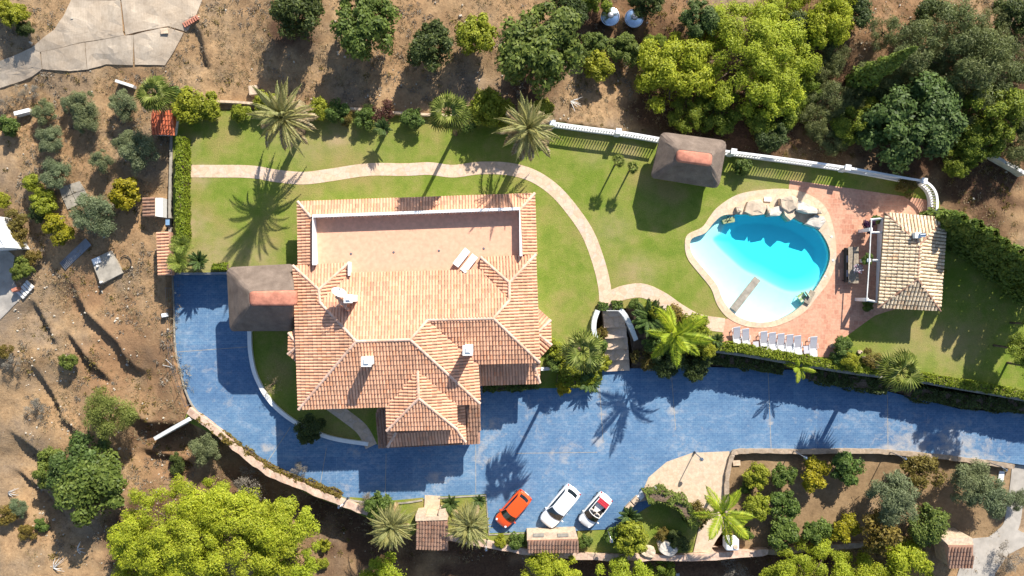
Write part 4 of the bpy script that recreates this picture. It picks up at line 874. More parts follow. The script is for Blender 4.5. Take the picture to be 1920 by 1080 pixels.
# ================================================================ rocks round the pool waterfall
def rock(name, label, px, z0, h, mt, seed, parent=None, rough=.07, cat='rock'):
    """a faceted slab rock with the outline px"""
    r_ = random.Random(seed); P = [W(a, b, z0 + h) for a, b in px]; c = sum(P, Vector()) / len(P)
    pts = [tuple(p[:2]) for p in P]; pts = [tuple(Vector(pts[i]).lerp(Vector(pts[(i + 1) % len(pts)]), f)) for i in range(len(pts)) for f in (0, .5)] if not parent and seed < 50 else spline(pts, 3, True); vs = []; n_ = len(pts); tilt = (r_.uniform(-.16, .16), r_.uniform(-.2, .05)) if seed < 50 else (0, 0)
    lay = ((1.0, z0 - .6), (1.04, z0 + h * .5), (1.0, z0 + h * .9), (.93, z0 + h), (.5, z0 + h * 1.02))
    for f, z in lay:
        for a, b in pts: vs.append((c.x + (a - c.x) * f + r_.uniform(-1, 1) * rough * .35, c.y + (b - c.y) * f + r_.uniform(-1, 1) * rough * .35, z + r_.uniform(-1, 1) * rough * .5 + (0 if z < z0 else (a - c.x) * tilt[0] + (b - c.y) * tilt[1])))
    fs = [(i * n_ + k, i * n_ + (k + 1) % n_, (i + 1) * n_ + (k + 1) % n_, (i + 1) * n_ + k) for i in range(len(lay) - 1) for k in range(n_)] + [tuple((len(lay) - 1) * n_ + k for k in range(n_))]
    m_ = MB(); m_.add(vs, fs); o = m_.build(name, mt, parent, base=(c.x, c.y, z0)); 
    bm = bmesh.new(); bm.from_mesh(o.data); bmesh.ops.recalc_face_normals(bm, faces=bm.faces); bm.to_mesh(o.data); bm.free()
    if not parent: tag(o, label, cat)
    return o
RK = [('flat beige slab rock at the left end of the pool waterfall', [(1403,378),(1425,374),(1438,388),(1432,402),(1412,404),(1398,396)], .1, .45, 'rock'), ('sloping pale slab between the left slab and the waterfall boulder', [(1440,393),(1464,385),(1472,392),(1462,404),(1442,405)], .1, .5, 'rockgrey'),
 ('rounded beige boulder in the middle of the pool waterfall', [(1464,372),(1484,366),(1496,372),(1494,390),(1480,398),(1466,388)], .1, .8, 'rock'), ('brown cleft rock hanging over the pool below the boulder', [(1468,388),(1490,388),(1492,405),(1482,414),(1472,404)], -.1, .75, 'rock'),
 ('large smooth grey slab rock right of the waterfall boulder', [(1498,376),(1514,382),(1536,393),(1534,400),(1515,400),(1493,394)], .1, .7, 'rockgrey'), ('pale jagged rock at the right end of the pool waterfall', [(1530,402),(1545,406),(1549,415),(1538,428),(1512,420),(1518,410)], -.1, .55, 'rockgrey'),
 ('small brown stone at the left tip of the waterfall rocks', [(1380,388),(1388,386),(1391,396),(1384,399)], .1, .35, 'rock'), ('dark narrow stone wedged between two waterfall slabs', [(1438,384),(1443,382),(1445,397),(1440,402)], .1, .6, 'rock'), ('dark pointed stone at the back right of the waterfall slabs', [(1534,391),(1542,394),(1541,401),(1534,399)], .1, .7, 'rock')]
for k, (lb, px, z0, h, mt) in enumerate(RK): rock('pool_rock', lb, px, z0, h, M[mt], k)
m_ = MB(); p = W(1439, 374, .1); m_.box((p.x, p.y, .12), (.65, .4, .14), R(-3)); tag(bevel(m_.build('white_cushion', M['plastic'], None, base=p), .04), 'white rectangular pad lying on the pool coping by the rocks', 'pad')
ld = thing('mossy_stool', 'green stone seat at the upper left edge of the pool', 'seat', W(1367, 411)); m_ = MB(); m_.prism(PW([(1354,413),(1377,405),(1378,416),(1357,420)], -.03), -.5); m_.build('seat', plain('mossy_stone', (.3, .34, .18), .9, var=.2), ld)
m_ = MB(); m_.tube([W(1362, 412, .05), W(1366, 405, .35), W(1378, 403, .35)], .035, 6); m_.tube([W(1364, 417, .05), W(1370, 407, .3)], .035, 6); m_.build('handrail', M['darkmetal'], ld)
pk = thing('stone_bridge', 'grey stone plank reaching from the deck into the shallow pool', 'bridge', W(1398, 551)); a, b = W(1375, 581, .06), W(1421, 522, .06)
for k in range(7):
    q = a.lerp(b, (k + .5) / 7); m_ = MB(); m_.box((q.x, q.y, .0), ((b - a).length / 7 - .012, .68, .14), math.atan2(b.y - a.y, b.x - a.x)); m_.build('plank', M['concrete'], pk)
def deckchair(label, px, py, rz, mt, z=.02):
    t = thing('deck_chair', label, 'chair', W(px, py, z), rz); 
    for i in range(4): m_ = MB(); m_.box((-.27 + i * .18, 0, .3), (.17, .7, .04)); put('slat', m_.mesh('slat', M[mt[i % 2]]), None, t)
    m_ = MB(); m_.box((0, .45, .5), (.68, .06, .5)); put('backrest', m_.mesh('backrest', M[mt[1]]), None, t)
    for i in (-1, 1):
        for j in (-1, 1): m_ = MB(); m_.box((i * .3, j * .3, .05), (.05, .05, .5)); put('leg', m_.mesh('leg', M['wood']), None, t)
M['greenstripe'] = plain('green_stripe_fabric', (.25, .36, .14), .9, var=.05); M['palestripe'] = plain('pale_stripe_fabric', (.55, .6, .42), .9, var=.05)
deckchair('green striped low chair standing at the lower right pool edge', 1502, 557, R(-55), ('greenstripe', 'palestripe'), -.25)
m_ = MB(); p = W(1518, 557, .2); m_.box(p, (.55, 1.3, .1), R(-28)); tag(bevel(m_.build('wooden_board', M['wood'], None, base=p)), 'pale wooden board resting across the pool edge beside the green chair', 'board')
# ================================================================ loungers
def make_lounger(mseat, mback, label):
    t = thing('sun_lounger', label, 'sun lounger', (0, 0, 0)); L, Wd = 1.95, .66
    m_ = MB(); 
    for i in (-1, 1): m_.tube([(i * Wd / 2, -L / 2, .3), (i * Wd / 2, L / 2 - .1, .3)], .03, 6)
    for y in (-L / 2, -.1, L / 2 - .1): m_.tube([(-Wd / 2, y, .3), (Wd / 2, y, .3)], .025, 6)
    put('frame', m_.mesh('frame', M['plastic']), None, t)
    m_ = MB(); vs = []; ys = (-L / 2 - .02, -L / 2 + .12, -.6, -.35, -.12); zs = (.3, .39, .37, .36, .34)
    for y, z in zip(ys, zs): vs += [(-Wd / 2 + .03, y, z), (Wd / 2 - .03, y, z), (-Wd / 2 + .03, y, z - .05), (Wd / 2 - .03, y, z - .05)]
    fs = []
    for k in range(4): a = 4 * k; fs += [(a, a + 1, a + 5, a + 4), (a + 2, a + 6, a + 7, a + 3), (a, a + 4, a + 6, a + 2), (a + 1, a + 3, a + 7, a + 5)]
    m_.add(vs, fs + [(0, 2, 3, 1), (16, 17, 19, 18)]); put('seat', m_.mesh('seat', mseat), None, t)
    m_ = MB(); vs = []
    for y, z in ((-.12, .34), (.3, .5), (.7, .66), (.96, .78), (1.0, .76)): vs += [(-Wd / 2 + .02, y, z), (Wd / 2 - .02, y, z), (-Wd / 2 + .02, y, z - .06), (Wd / 2 - .02, y, z - .06)]
    m_.add(vs, fs + [(0, 2, 3, 1), (16, 17, 19, 18)]); put('backrest', m_.mesh('backrest', mback), None, t)
    m_ = MB(); m_.tube([(0, 0, 0), (0, 0, .3)], .03, 6); lm = m_.mesh('leg', M['plastic'])
    for i in (-1, 1):
        for y in (-.75, .7): o = put('leg', lm, None, t); o.location = (i * Wd / 2, y, 0)
        m_ = MB(); m_.tube([(i * (Wd / 2 + .05), -.15, .3), (i * (Wd / 2 + .05), -.1, .52), (i * (Wd / 2 + .05), .35, .52)], .025, 6); put('armrest', m_.mesh('armrest', M['plastic']), None, t)
    return t
M['fabric2'] = plain('shaded_grey_fabric', (.5, .48, .5), .9, var=.05, scale=20)  # backrest shade put into a darker copy of the lounger fabric; also side tables
LG = [(1381,633,'leftmost of the white loungers on the pool terrace, left of the first gap'), (1398,636,'white lounger left of the western side table on the pool terrace'), (1432,641,'white lounger just right of the western side table on the pool terrace'), (1448,643,'second white lounger from the left in the close group of five'), (1464,645,'middle white lounger in the close group of five by the hedge'), (1480,647,'fourth white lounger from the left in the close group of five'), (1495,649,'white lounger just left of the eastern side table on the pool terrace'), (1524,651,'rightmost white lounger standing alone beside the rock garden')]
first = None
for px, py, lb in LG:
    p = W(px, py, .3); p.z = .02
    if first is None: first = make_lounger(M['fabric'], M['fabric2'], lb); first.location = p; first.rotation_euler.z = R(6); first['group'] = 'white loungers on the pool terrace'
    else: dup(first, p, R(rnd.uniform(4, 9)), lb)
def side_table(px, py, label):
    t = thing('side_table', label, 'side table', W(px, py, .02), R(5)); m_ = MB(); m_.box((0, 0, .4), (.5, .7, .05)); put('tabletop', m_.mesh('tabletop', M['fabric2']), None, t)
    for i in (-1, 1):
        for j in (-1, 1): m_ = MB(); m_.box((i * .2, j * .3, .19), (.05, .05, .38)); put('leg', m_.mesh('leg', M['plastic']), None, t)
side_table(1415, 647, 'small grey side table between the second and third pool loungers'); side_table(1509, 655, 'small grey side table beside the solitary right hand lounger')
def flat_lounger(px, py, label):
    t = thing('sun_bed', label, 'sun bed', W(px, py, 2.9), R(-38))
    m_ = MB(); m_.box((0, 0, .32), (.62, 1.7, .08)); o = put('mattress', m_.mesh('mattress', M['plastic']), None, t); bevel(o, .03)
    m_ = MB(); m_.box((0, -.78, .42), (.6, .2, .16)); put('headrest', m_.mesh('headrest', M['plastic']), None, t)
    for i in (-1, 1):
        for j in (-1, 1): m_ = MB(); m_.box((i * .26, j * .7, .14), (.06, .06, .28)); put('leg', m_.mesh('leg', M['metalgrey']), None, t)
flat_lounger(866, 483, 'upper left of two white sun beds on the villa roof terrace'); flat_lounger(880, 494, 'lower right of two white sun beds on the villa roof terrace')
# ================================================================ lamp posts
def lamp(px, py, az, label, z=ZD, h=2.5, arm=.45):
    t = thing('lamp_post', label, 'lamp post', W(px, py, z)); b0 = W(px, py, z); dv = Vector((math.cos(az), math.sin(az), 0)) * arm
    m_ = MB(); m_.tube([b0, b0 + Vector((0, 0, .3))], [.11, .09], 8); m_.build('base', M['darkmetal'], t)
    m_ = MB(); m_.tube([b0 + Vector((0, 0, .3)), b0 + Vector((0, 0, h)), b0 + dv * .5 + Vector((0, 0, h + .15)), b0 + dv + Vector((0, 0, h + .08))], .045, 8); m_.build('pole', M['metalgrey'], t)
    m_ = MB(); q = b0 + dv + Vector((0, 0, h - .06)); m_.lathe([(.02, .16), (.1, .14), (.21, -.05), (.19, -.1), (.0, -.12)], 6, q); m_.build('lantern', M['steel'], t); return t
lamp(1302, 848, R(-60), 'lamp post standing on the beige cobbled apron', h=2.5, arm=.2); lamp(1486, 844, R(-30), 'lamp post on the plot wall above the yellow tree', h=2.4); lamp(1666, 846, R(-25), 'lamp post on the plot wall above the large olive tree', h=2.4); lamp(1852, 866, R(-35), 'lamp post at the right end of the olive plot wall', h=2.2)
lamp(1138, 991, R(-70), 'lamp post on the lawn strip right of the convertible', h=2.5); lamp(652, 934, R(215), 'lamp post on the rubble wall below the villa porch', h=2.2); lamp(913, 1012, R(-90), 'lamp post left of the parking bay beside a date palm', h=2.0, arm=.3)
m_ = MB(); p = W(1232, 921, ZD + .9); m_.box((p.x, p.y, ZD + .45), (.35, .45, .9), R(5)); tag(m_.build('meter_box', M['plastic'], None, base=(p.x, p.y, ZD)), 'slim white box standing on the cobbled apron by the arched hedge', 'box')
bt = thing('white_tank', 'rounded white plastic tank on the stone wall beside the plot', 'tank', W(1373, 1021, ZD)); m_ = MB(); p = W(1373, 1021, -1.4); m_.box((p.x, p.y, -1.9), (1.25, 1.15, 1.3)); bevel(m_.build('body', M['plastic'], bt), .2, 4); m_ = MB(); m_.lathe([(.22, -1.25), (.22, -1.17), (0, -1.16)], 16, (p.x + .25, p.y - .15, 0)); m_.build('cap', M['beigestone'], bt)
m_ = MB(); p = W(1877, 893, ZO + .1); m_.box(p, (.5, 1.0, .12), R(-8)); tag(m_.build('access_cover', M['plastic'], None, base=p), 'pale rectangular cover at the right end of the olive plot', 'cover')
m_ = MB(); p = W(1381, 868, ZO + .1); m_.box(p, (.7, .5, .12), R(3)); tag(m_.build('access_cover', M['beigestone'], None, base=p), 'pale cover in the upper left corner of the olive plot', 'cover')
for k, (a, b) in enumerate(((1192,938),(1202,930),(1180,950))):
    m_ = MB(); p = W(a, b, ZD + .3); m_.box((p.x, p.y, ZD + .2), (.75, .5, .5), R(45)); tag(bevel(m_.build('stone_block', M[('beigestone', 'white', 'beigestone')[k]], None, base=(p.x, p.y, ZD))), ('middle beige stone block at the driveway edge of the apron', 'white block at the driveway edge of the apron', 'lowest beige stone block by the cycad at the apron edge')[k], 'stone block')
sk = thing('floodlight', 'small grey floodlight on a post below the southern stone wall', 'floodlight', TP(1263, 1066)); m_ = MB(); p = TP(1263, 1066); m_.tube([p, p + Vector((0, 0, 1.8))], .04, 6); m_.build('pole', M['metalgrey'], sk); m_ = MB(); m_.box(p + Vector((0, 0, 1.9)), (.35, .45, .12)); m_.build('head', M['metalgrey'], sk)
# garden stones by the rock garden and pond
for k, (a, b, r_, mt, lb) in enumerate(((1578,640,7,'beigestone','largest beige boulder of the rock garden by the pool terrace corner'), (1562,648,5,'beigestone','small beige boulder at the left rim of the rock garden'), (1573,662,5,'beigestone','square beige stone amid the rock garden shrubs'), (1622,672,4,'beigestone','pale stone at the right of the rock garden'), (1613,660,4,'rock','brown stone in the dry bed right of the rock garden'), (1326,634,8,'beigestone','round beige boulder beside the dark cycad left of the loungers'), (1252,1030,17,'rockgrey','large grey boulder between the bright bush and the lower wall'), (1218,1036,14,'rock','flat pink boulder beside the lower stone wall'), (1240,1018,8,'rock','brown stone above the grey boulder near the dark lawn'))):
    rr = random.Random(k + 50); px = [(a + r_ * math.cos(t) * rr.uniform(.8, 1.15), b + r_ * .8 * math.sin(t) * rr.uniform(.8, 1.15)) for t in [-i * 1.047 for i in range(6)]]
    g = ground(a, b); rock('garden_boulder', lb, px, g.z, .18 + r_ * .03, M[mt], k + 60)
m_ = MB(); p = W(1565, 663, .3); m_.box(p, (.4, .35, .5), .2); tag(bevel(m_.build('pump_box', M['plastic'], None, base=p)), 'pale box tucked among the rock garden shrubs', 'box')
# ================================================================ cars
def rrpt(x, hw): return hw
def car(label, px, py, head, L, Wd, Ht, paint, convertible=False, long_roof=True):
    t = thing('parked_car', label, 'car', W(px, py, ZD + .75).xy.to_3d() + Vector((0, 0, ZD)), head, 'cars parked side by side'); hw = Wd / 2; zb = Ht * .62
    # body: stations along x
    prof = [(-.5, .74, .36, .52), (-.485, .86, .28, .62), (-.44, .95, .22, .66), (-.3, 1.0, .2, .655), (0, 1.0, .2, .64), (.2, 1.0, .2, .625), (.33, .985, .22, .585), (.42, .93, .24, .54), (.475, .8, .28, .48), (.5, .62, .34, .42)]
    m_ = MB(); vs = []; nr = 11
    for x, wf, zl, zh in prof:
        w_ = hw * wf; z0, z1 = zl * Ht / 1.0 * .75, zh * Ht
        for (a, z) in ((-.86, z0), (-.98, z0 + .12), (-1, z0 + (z1 - z0) * .55), (-.97, z1 - .07), (-.86, z1 - .012), (0, z1 + .035), (.86, z1 - .012), (.97, z1 - .07), (1, z0 + (z1 - z0) * .55), (.98, z0 + .12), (.86, z0)):
            vs.append((x * L, a * w_, z))
    n_ = len(prof); fs = [(i * nr + k, (i + 1) * nr + k, (i + 1) * nr + (k + 1) % nr, i * nr + (k + 1) % nr) for i in range(n_ - 1) for k in range(nr)] + [tuple(range(nr)), tuple((n_ - 1) * nr + k for k in range(nr))[::-1]]
    m_.add(vs, fs); me = m_.mesh('body', paint, True); o = put('body', me, None, t)
    md = o.modifiers.new('s', 'SUBSURF'); md.levels = 1; md.render_levels = 2
    # greenhouse
    xf, xr = .26 * L, (-.455 if long_roof else -.4) * L; tf, tr_ = .085 * L, (-.36 if long_roof else -.3) * L; wb, wt = hw * .9, hw * .74; zr = Ht; zbel = zb - .02
    def row(x, w_, z, bul, crown=0.0, n=8): return [(x + bul * (1 - (k / n * 2 - 1) ** 2), (k / n * 2 - 1) * w_, z + crown * (1 - (k / n * 2 - 1) ** 2)) for k in range(n + 1)]
    A_ = row(xf - .12, wb, zbel, .22, .02); B_ = row(tf - .06, wt, zr - .06, .12, .05); C_ = row(tr_ + .05, wt * .97, zr - .08, -.08, .05); D_ = row(xr + .1, wb * .9, zbel + .05, -.14, .02)
    def sheet(rows, nm, mt, lift=0.0, cut=0):
        q = MB(); n = len(rows[0]); vs = [(x, y, z + lift) for r in rows for x, y, z in r]; q.add(vs, [(i * n + k, i * n + k + 1, (i + 1) * n + k + 1, (i + 1) * n + k) for i in range(len(rows) - 1) for k in range(cut, n - 1 - cut)]); return put(nm, q.mesh(nm, mt, True), None, t)
    lerp = lambda r0, r1, f: [tuple(a + (b - a) * f for a, b in zip(p, q)) for p, q in zip(r0, r1)]
    mid = lerp(B_, C_, .5); mid = [(x, y * 1.03, z + .04) for x, y, z in mid]
    def side(sgn, nm, mt, o_, inset):
        k = 0 if sgn < 0 else -1; q = MB(); a, b, c2, e = (Vector(r[k]) for r in (A_, B_, C_, D_)); m2 = Vector(mid[k])
        cen = (a + b + c2 + e) / 4; pts = [cen + (p - cen) * inset for p in (a, b, m2, c2, e)]; off = Vector((0, sgn * o_, o_ * .4)); q.add([p + off for p in pts], [(0, 1, 2, 3, 4)]); return put(nm, q.mesh(nm, mt), None, t)
    if not convertible:
        sheet([A_, B_], 'windscreen_frame', paint); sheet([lerp(A_, B_, .07), lerp(A_, B_, .93)], 'windscreen', M['glass'], .012)
        sheet([B_, mid, C_], 'roof', paint); sheet([C_, D_], 'tailgate', paint); sheet([lerp(C_, D_, .1), lerp(C_, D_, .8)], 'rear_window', M['glass'], .014, 1)
        for s_ in (-1, 1): side(s_, 'cabin_side', paint, 0, 1); side(s_, 'side_window', M['glass'], .014, .86)
    else:
        sheet([A_, B_], 'windscreen', M['glass'], .0)
        q = MB(); q.tube(A_, .03, 6); q.tube(B_, .035, 6); put('windscreen_frame', q.mesh('windscreen_frame', paint), None, t)
        q = MB(); q.prism([(xf - .1, -wb * .86, zbel + .065), (xf - .1, wb * .86, zbel + .065), (-.25 * L, wb * .88, zbel + .065), (-.25 * L, -wb * .88, zbel + .065)][::1], zbel - .1); put('cabin_floor', q.mesh('cabin_floor', M['blackfab']), None, t)
        for s_ in (-1, 1):
            q = MB(); q.tube([B_[0 if s_ < 0 else -1], mid[0 if s_ < 0 else -1], C_[0 if s_ < 0 else -1]], .04, 6); put('roof_rail', q.mesh('roof_rail', paint), None, t); side(s_, 'side_window', M['glass'], .0, .97)
            q = MB(); q.box((.02 * L, s_ * .33, zbel + .2), (.16, .42, .4)); o2 = put('seat_back', q.mesh('seat_back', M['seat']), None, t); bevel(o2, .05); q = MB(); q.box((.0 * L, s_ * .33, zbel + .48), (.1, .24, .18)); bevel(put('headrest', q.mesh('headrest', M['seat']), None, t), .04); q = MB(); q.box((.1 * L, s_ * .33, zbel + .1), (.4, .42, .1)); bevel(put('seat', q.mesh('seat', M['seat']), None, t), .04)
        for k in range(3):
            q = MB(); q.box((-.25 * L - k * .17, 0, zbel + .36 - k * .06), (.19, 2 * wb * .82, .16)); bevel(put('folded_roof', q.mesh('folded_roof', M['redcanvas']), None, t), .06, 3)
        q = MB(); q.box((-.3 * L, 0, zbel + .14), (.62, 2 * wb * .86, .3)); bevel(put('roof_well', q.mesh('roof_well', paint), None, t), .1, 3)
    for sx in (.31, -.31):
        for sy in (-1, 1):
            q = MB(); q.tube([(0, -.1, 0), (0, .1, 0)], .31, 18); o2 = put('wheel', q.mesh('wheel', M['rubber']), None, t); o2.location = (sx * L, sy * (hw - .1), .31)
            q = MB(); q.lathe([(0, .105), (.2, .108), (.2, .1)], 14); o3 = put('rim', q.mesh('rim', M['steel']), None, o2); o3.rotation_euler = (R(-90) * sy, 0, 0)
    for s_ in (-1, 1):
        q = MB(); q.box((.2 * L, s_ * (hw + .07), zb + .07), (.14, .2, .13)); bevel(put('mirror', q.mesh('mirror', paint), None, t), .04)
        q = MB(); q.box((.44 * L, s_ * hw * .66, .52 * Ht), (.2, .18, .08), -s_ * .45); bevel(put('headlight', q.mesh('headlight', M['lamplens']), None, t), .04)
        q = MB(); q.box((-.475 * L, s_ * hw * .76, .56 * Ht), (.1, .16, .24), s_ * .3); bevel(put('tail_light', q.mesh('tail_light', M['taillens']), None, t), .03)
        q = MB(); q.box((.02 * L, s_ * (hw * 1.0 + .005), zb - .1), (.16, .02, .03)); put('door_handle', q.mesh('door_handle', paint), None, t)
    q = MB(); q.box((.497 * L, 0, .36 * Ht), (.03, .5, .11)); put('number_plate', q.mesh('number_plate', M['plastic']), None, t); q = MB(); q.box((-.503 * L, 0, .42 * Ht), (.03, .5, .11)); put('number_plate', q.mesh('number_plate', M['plastic']), None, t)
    q = MB(); q.box((.47 * L, 0, .27 * Ht), (.1, hw * 1.2, .14)); put('grille', q.mesh('grille', M['darkmetal']), None, t)
    q = MB(); q.box((0, 0, .2), (L * .9, Wd * .84, .2)); put('underbody', q.mesh('underbody', M['rubber']), None, t)
    return t
car('bright orange red hatchback parked on the blue driveway beside the date palm', 962, 955, math.atan2(-56.5, -50), 3.85, 1.66, 1.5, M['redpaint'])
car('white hatchback parked between the orange car and the convertible', 1050, 950, math.atan2(-67, -55), 4.4, 1.82, 1.46, M['whitepaint'])
car('small white convertible with a folded red fabric roof', 1116, 957, math.atan2(-51, -42), 3.55, 1.63, 1.45, M['creampaint'], True)
# ================================================================ vegetation
RG_ = np.random.default_rng(11)
def quads_mesh(name, P, T, B, mat, extra=None):
    """rhombic leaves: centre P, half axes T (long) and B (wide)"""
    n = len(P); v = np.stack([P - T, P - B, P + T, P + B], 1).reshape(-1, 3)
    me = bpy.data.meshes.new(name); me.vertices.add(n * 4); me.vertices.foreach_set('co', v.astype(np.float32).ravel())
    me.loops.add(n * 4); me.loops.foreach_set('vertex_index', np.arange(n * 4, dtype=np.int32))
    me.polygons.add(n); me.polygons.foreach_set('loop_start', np.arange(0, n * 4, 4, dtype=np.int32)); me.polygons.foreach_set('loop_total', np.full(n, 4, np.int32))
    me.update(calc_edges=True); me.materials.append(mat); return me
def unit(v): return v / (np.linalg.norm(v, axis=-1, keepdims=True) + 1e-9)
def leaves(P, Nn, size, asp, jit=.7, var=.35):
    n = len(P); jit *= .75; Nn = unit(Nn + jit * RG_.normal(size=(n, 3))); t = unit(np.cross(Nn, RG_.normal(size=(n, 3)))); b = np.cross(Nn, t)
    s = size * RG_.uniform(1 - var, 1 + var, (n, 1)); return t * s, b * s * asp
def crown_mesh(kind, mat, seed, n, leaf, lobes, lr, zr=.7, asp=.55, fill=.8, jit=.7, sub=3):
    """a crown of radius about 1: boughs made of smaller leaf clumps, open between them"""
    g = np.random.default_rng(seed); Ps, Ns = [], []; cs = []
    for k in range(lobes):
        a = g.uniform(0, 2 * np.pi); u = g.uniform(-.25, 1); rr = fill * g.uniform(.55, 1.0) ** .6; h = np.sqrt(max(0, 1 - u * u))
        cs.append((np.array([rr * h * np.cos(a), rr * h * np.sin(a), u * zr * rr]), lr * g.uniform(.6, 1.25)))
    cs.append((np.array([0, 0, -.12]), .6)); w_ = np.array([c[1] ** 2 for c in cs]); w_[-1] *= .3 if lobes > 25 else .45; w_ /= w_.sum()
    for (c, r), f in zip(cs, w_):
        m = max(6, int(n * f)); nsub = max(3, int(sub + 5 * r / lr)); sd = unit(g.normal(size=(nsub, 3)) + [0, 0, .35]); so_ = c + sd * r * .62 * [1, 1, .8]
        k = g.integers(0, nsub, m); d_ = unit(g.normal(size=(m, 3)) + [0, 0, .3]); q = r * .5 * g.uniform(.55, 1.15, (m, 1))
        Ps.append(so_[k] + d_ * q * [1, 1, .8]); Ns.append(d_ * .6 + sd[k] * .5 + [0, 0, .6])
    P = np.concatenate(Ps); Nn = np.concatenate(Ns); T, B = leaves(P, Nn, leaf, asp, jit)
    return quads_mesh('crown', P, T, B, mat)
def trunk_mesh(seed, limbs=6, zr=.7, mat=None):
    r_ = random.Random(seed); m_ = MB(); m_.tube([(0, 0, -1.4), (.03, .02, -.7), (.0, .03, -.15), (.02, 0, .25 * zr)], [.085, .065, .055, .03], 8)
    for k in range(limbs):
        a = 6.28 * k / limbs + r_.uniform(-.4, .4); z0 = r_.uniform(-.55, -.1); L = r_.uniform(.6, .9)
        m_.tube([(0, .01, z0), (L * .45 * math.cos(a), L * .45 * math.sin(a), z0 + .25 * zr), (L * math.cos(a + .2), L * math.sin(a + .2), z0 + .62 * zr)], [.04, .025, .008], 5)
    return m_.mesh('trunk', M[mat or 'bark'], True)
CR = {}
def kind(name, fol, n, leaf, lobes, lr, zr, asp=.55, fill=.8, jit=.7, var=2, sub=3):
    CR[name] = [crown_mesh(name, M['leaf_'] if False else M[fol], 100 + len(CR) * 10 + v, n, leaf, lobes, lr, zr, asp, fill, jit, sub) for v in range(var)], zr
kind('bigpine', 'pine', 52000, .019, 62, .19, .55, .4, .95, .7, 2, 5)
kind('pine', 'pine', 19000, .031, 32, .26, .6, .4, .9, .7, 2, 5)
kind('pinegreen', 'pinegreen', 12000, .038, 26, .26, .65, .45, .8, .8, 2, 4)
kind('pinegrey', 'pinegrey', 8500, .046, 20, .3, .6, .22, .85, 1.1, 3, 4)
kind('carob', 'carob', 15000, .04, 26, .3, .62, .6, .82, .6, 2, 4)
kind('broad', 'broad', 9000, .05, 18, .34, .7, .55, .75, .7, 3)
kind('dark', 'shrubdark', 9000, .05, 18, .34, .7, .5, .75, .8, 2)
kind('olive', 'olive', 12000, .048, 20, .34, .7, .24, .75, 1.0, 3)
kind('citrus', 'citrus', 4200, .075, 12, .4, .75, .55, .7, .7, 3)
kind('yellow', 'yellow', 5000, .065, 13, .38, .7, .55, .72, .7, 3)
kind('lemon', 'lemon', 3800, .075, 12, .4, .7, .55, .7, .7, 2)
kind('autumn', 'autumn', 3400, .07, 14, .36, .6, .45, .8, .9, 2)
kind('red', 'red', 2200, .07, 12, .36, .6, .45, .8, .9, 1)
kind('purple', 'purple', 1500, .1, 10, .38, .7, .5, .75, .9, 1)
kind('thuja', 'thuja', 9000, .035, 1, .1, 1, .5) if False else None
kind('fluffy', 'olivegreen', 14000, .036, 20, .32, .7, .25, .75, 1.0, 1)
kind('greyb', 'grey', 2200, .05, 12, .36, .6, .3, .8, 1.1, 1)
TRK = [trunk_mesh(s) for s in range(4)]
def tree(px, py, rpx, kd, label, cat='tree', hf=None, z=None, grp=None, trunk=True, sx=1.0, name=None, rz=None):
    ms, zr = CR[kd]; r = rpx / S * 1.12; hf = hf if hf is not None else .95
    g = ground(px, py) if z is None else W(px, py, z)
    zc = g.z + r * hf; 
    p = W(px, py, zc + r * zr * .3); k = (H - zc) / H; r *= k
    g2 = terr(p.x, p.y) if (z is None and not inpoly(px, py, GPX) and not inpoly(px, py, PPX)) else g.z
    nm = name or {'bigpine': 'pine_tree', 'pine': 'pine_tree', 'pinegreen': 'pine_tree', 'pinegrey': 'pine_tree', 'carob': 'carob_tree', 'olive': 'olive_tree', 'citrus': 'citrus_tree', 'lemon': 'citrus_tree', 'broad': 'tree'}.get(kd, 'shrub')
    t = thing(nm, label, cat, (p.x, p.y, g2), rnd.uniform(0, 6.28) if rz is None else rz, grp)
    o = put('crown', ms[rnd.randrange(len(ms))], None, t); o.location = (0, 0, zc - g2); o.scale = (r * sx, r / sx, r * rnd.uniform(.92, 1.08))
    if trunk:
        b = put('trunk', TRK[rnd.randrange(4)], None, t); b.location = (0, 0, zc - g2); hh = (zc - g2) / 1.3; b.scale = (r * .8, r * .8, max(hh, .2))
    return t
# ---------------- hillside above the garden
for a in [(560,34,52,'dark','dark green shrub tree at the top edge right of the concrete road'),(682,42,62,'broad','mid green bushy tree right of the dark shrub at the top edge'),(815,92,48,'dark','dark olive green shrub on the dry slope above the fan palm'),(893,66,40,'yellow','loose yellow green shrub between the dark shrub and the big carob'),
 (1012,85,80,'broad','large round olive green tree left of the steel tanks'),(1110,80,26,'broad','small mid green shrub below the left steel tank'),(1124,122,30,'yellow','small yellow green shrub below the steel tanks'),(1172,88,32,'broad','mid green shrub just below the right steel tank'),(1318,32,38,'carob','dark green round tree between the yellow pines at the top'),
 (1600,20,35,'dark','dark shrub beside the rocky bare earth at the top right'),(1060,15,40,'dark','dark shrub at the top edge above the steel tanks'),(1118,-14,36,'pinegreen','dark green tree at the top edge above the left tank'),(1215,10,34,'dark','dark shrub at the top edge above the right tank')]:
    tree(*a, hf=.75)
for a in [(1268,132,76,'pine','wide yellow green pine left of the largest upper pine'),(1412,112,104,'bigpine','largest yellow green pine above the thatched pavilion'),(1552,28,58,'pine','bright yellow pine at the top edge right of the largest pine'),(1470,18,40,'pine','small bright pine at the top edge'),(1490,190,42,'pinegreen','green pine at the lower right of the largest upper pine'),
 (1345,205,45,'pinegreen','dark lower pine bough mass above the pavilion'),(1445,210,50,'pinegreen','green pine hanging below the largest upper pine')]:
    tree(*a, hf=.5)
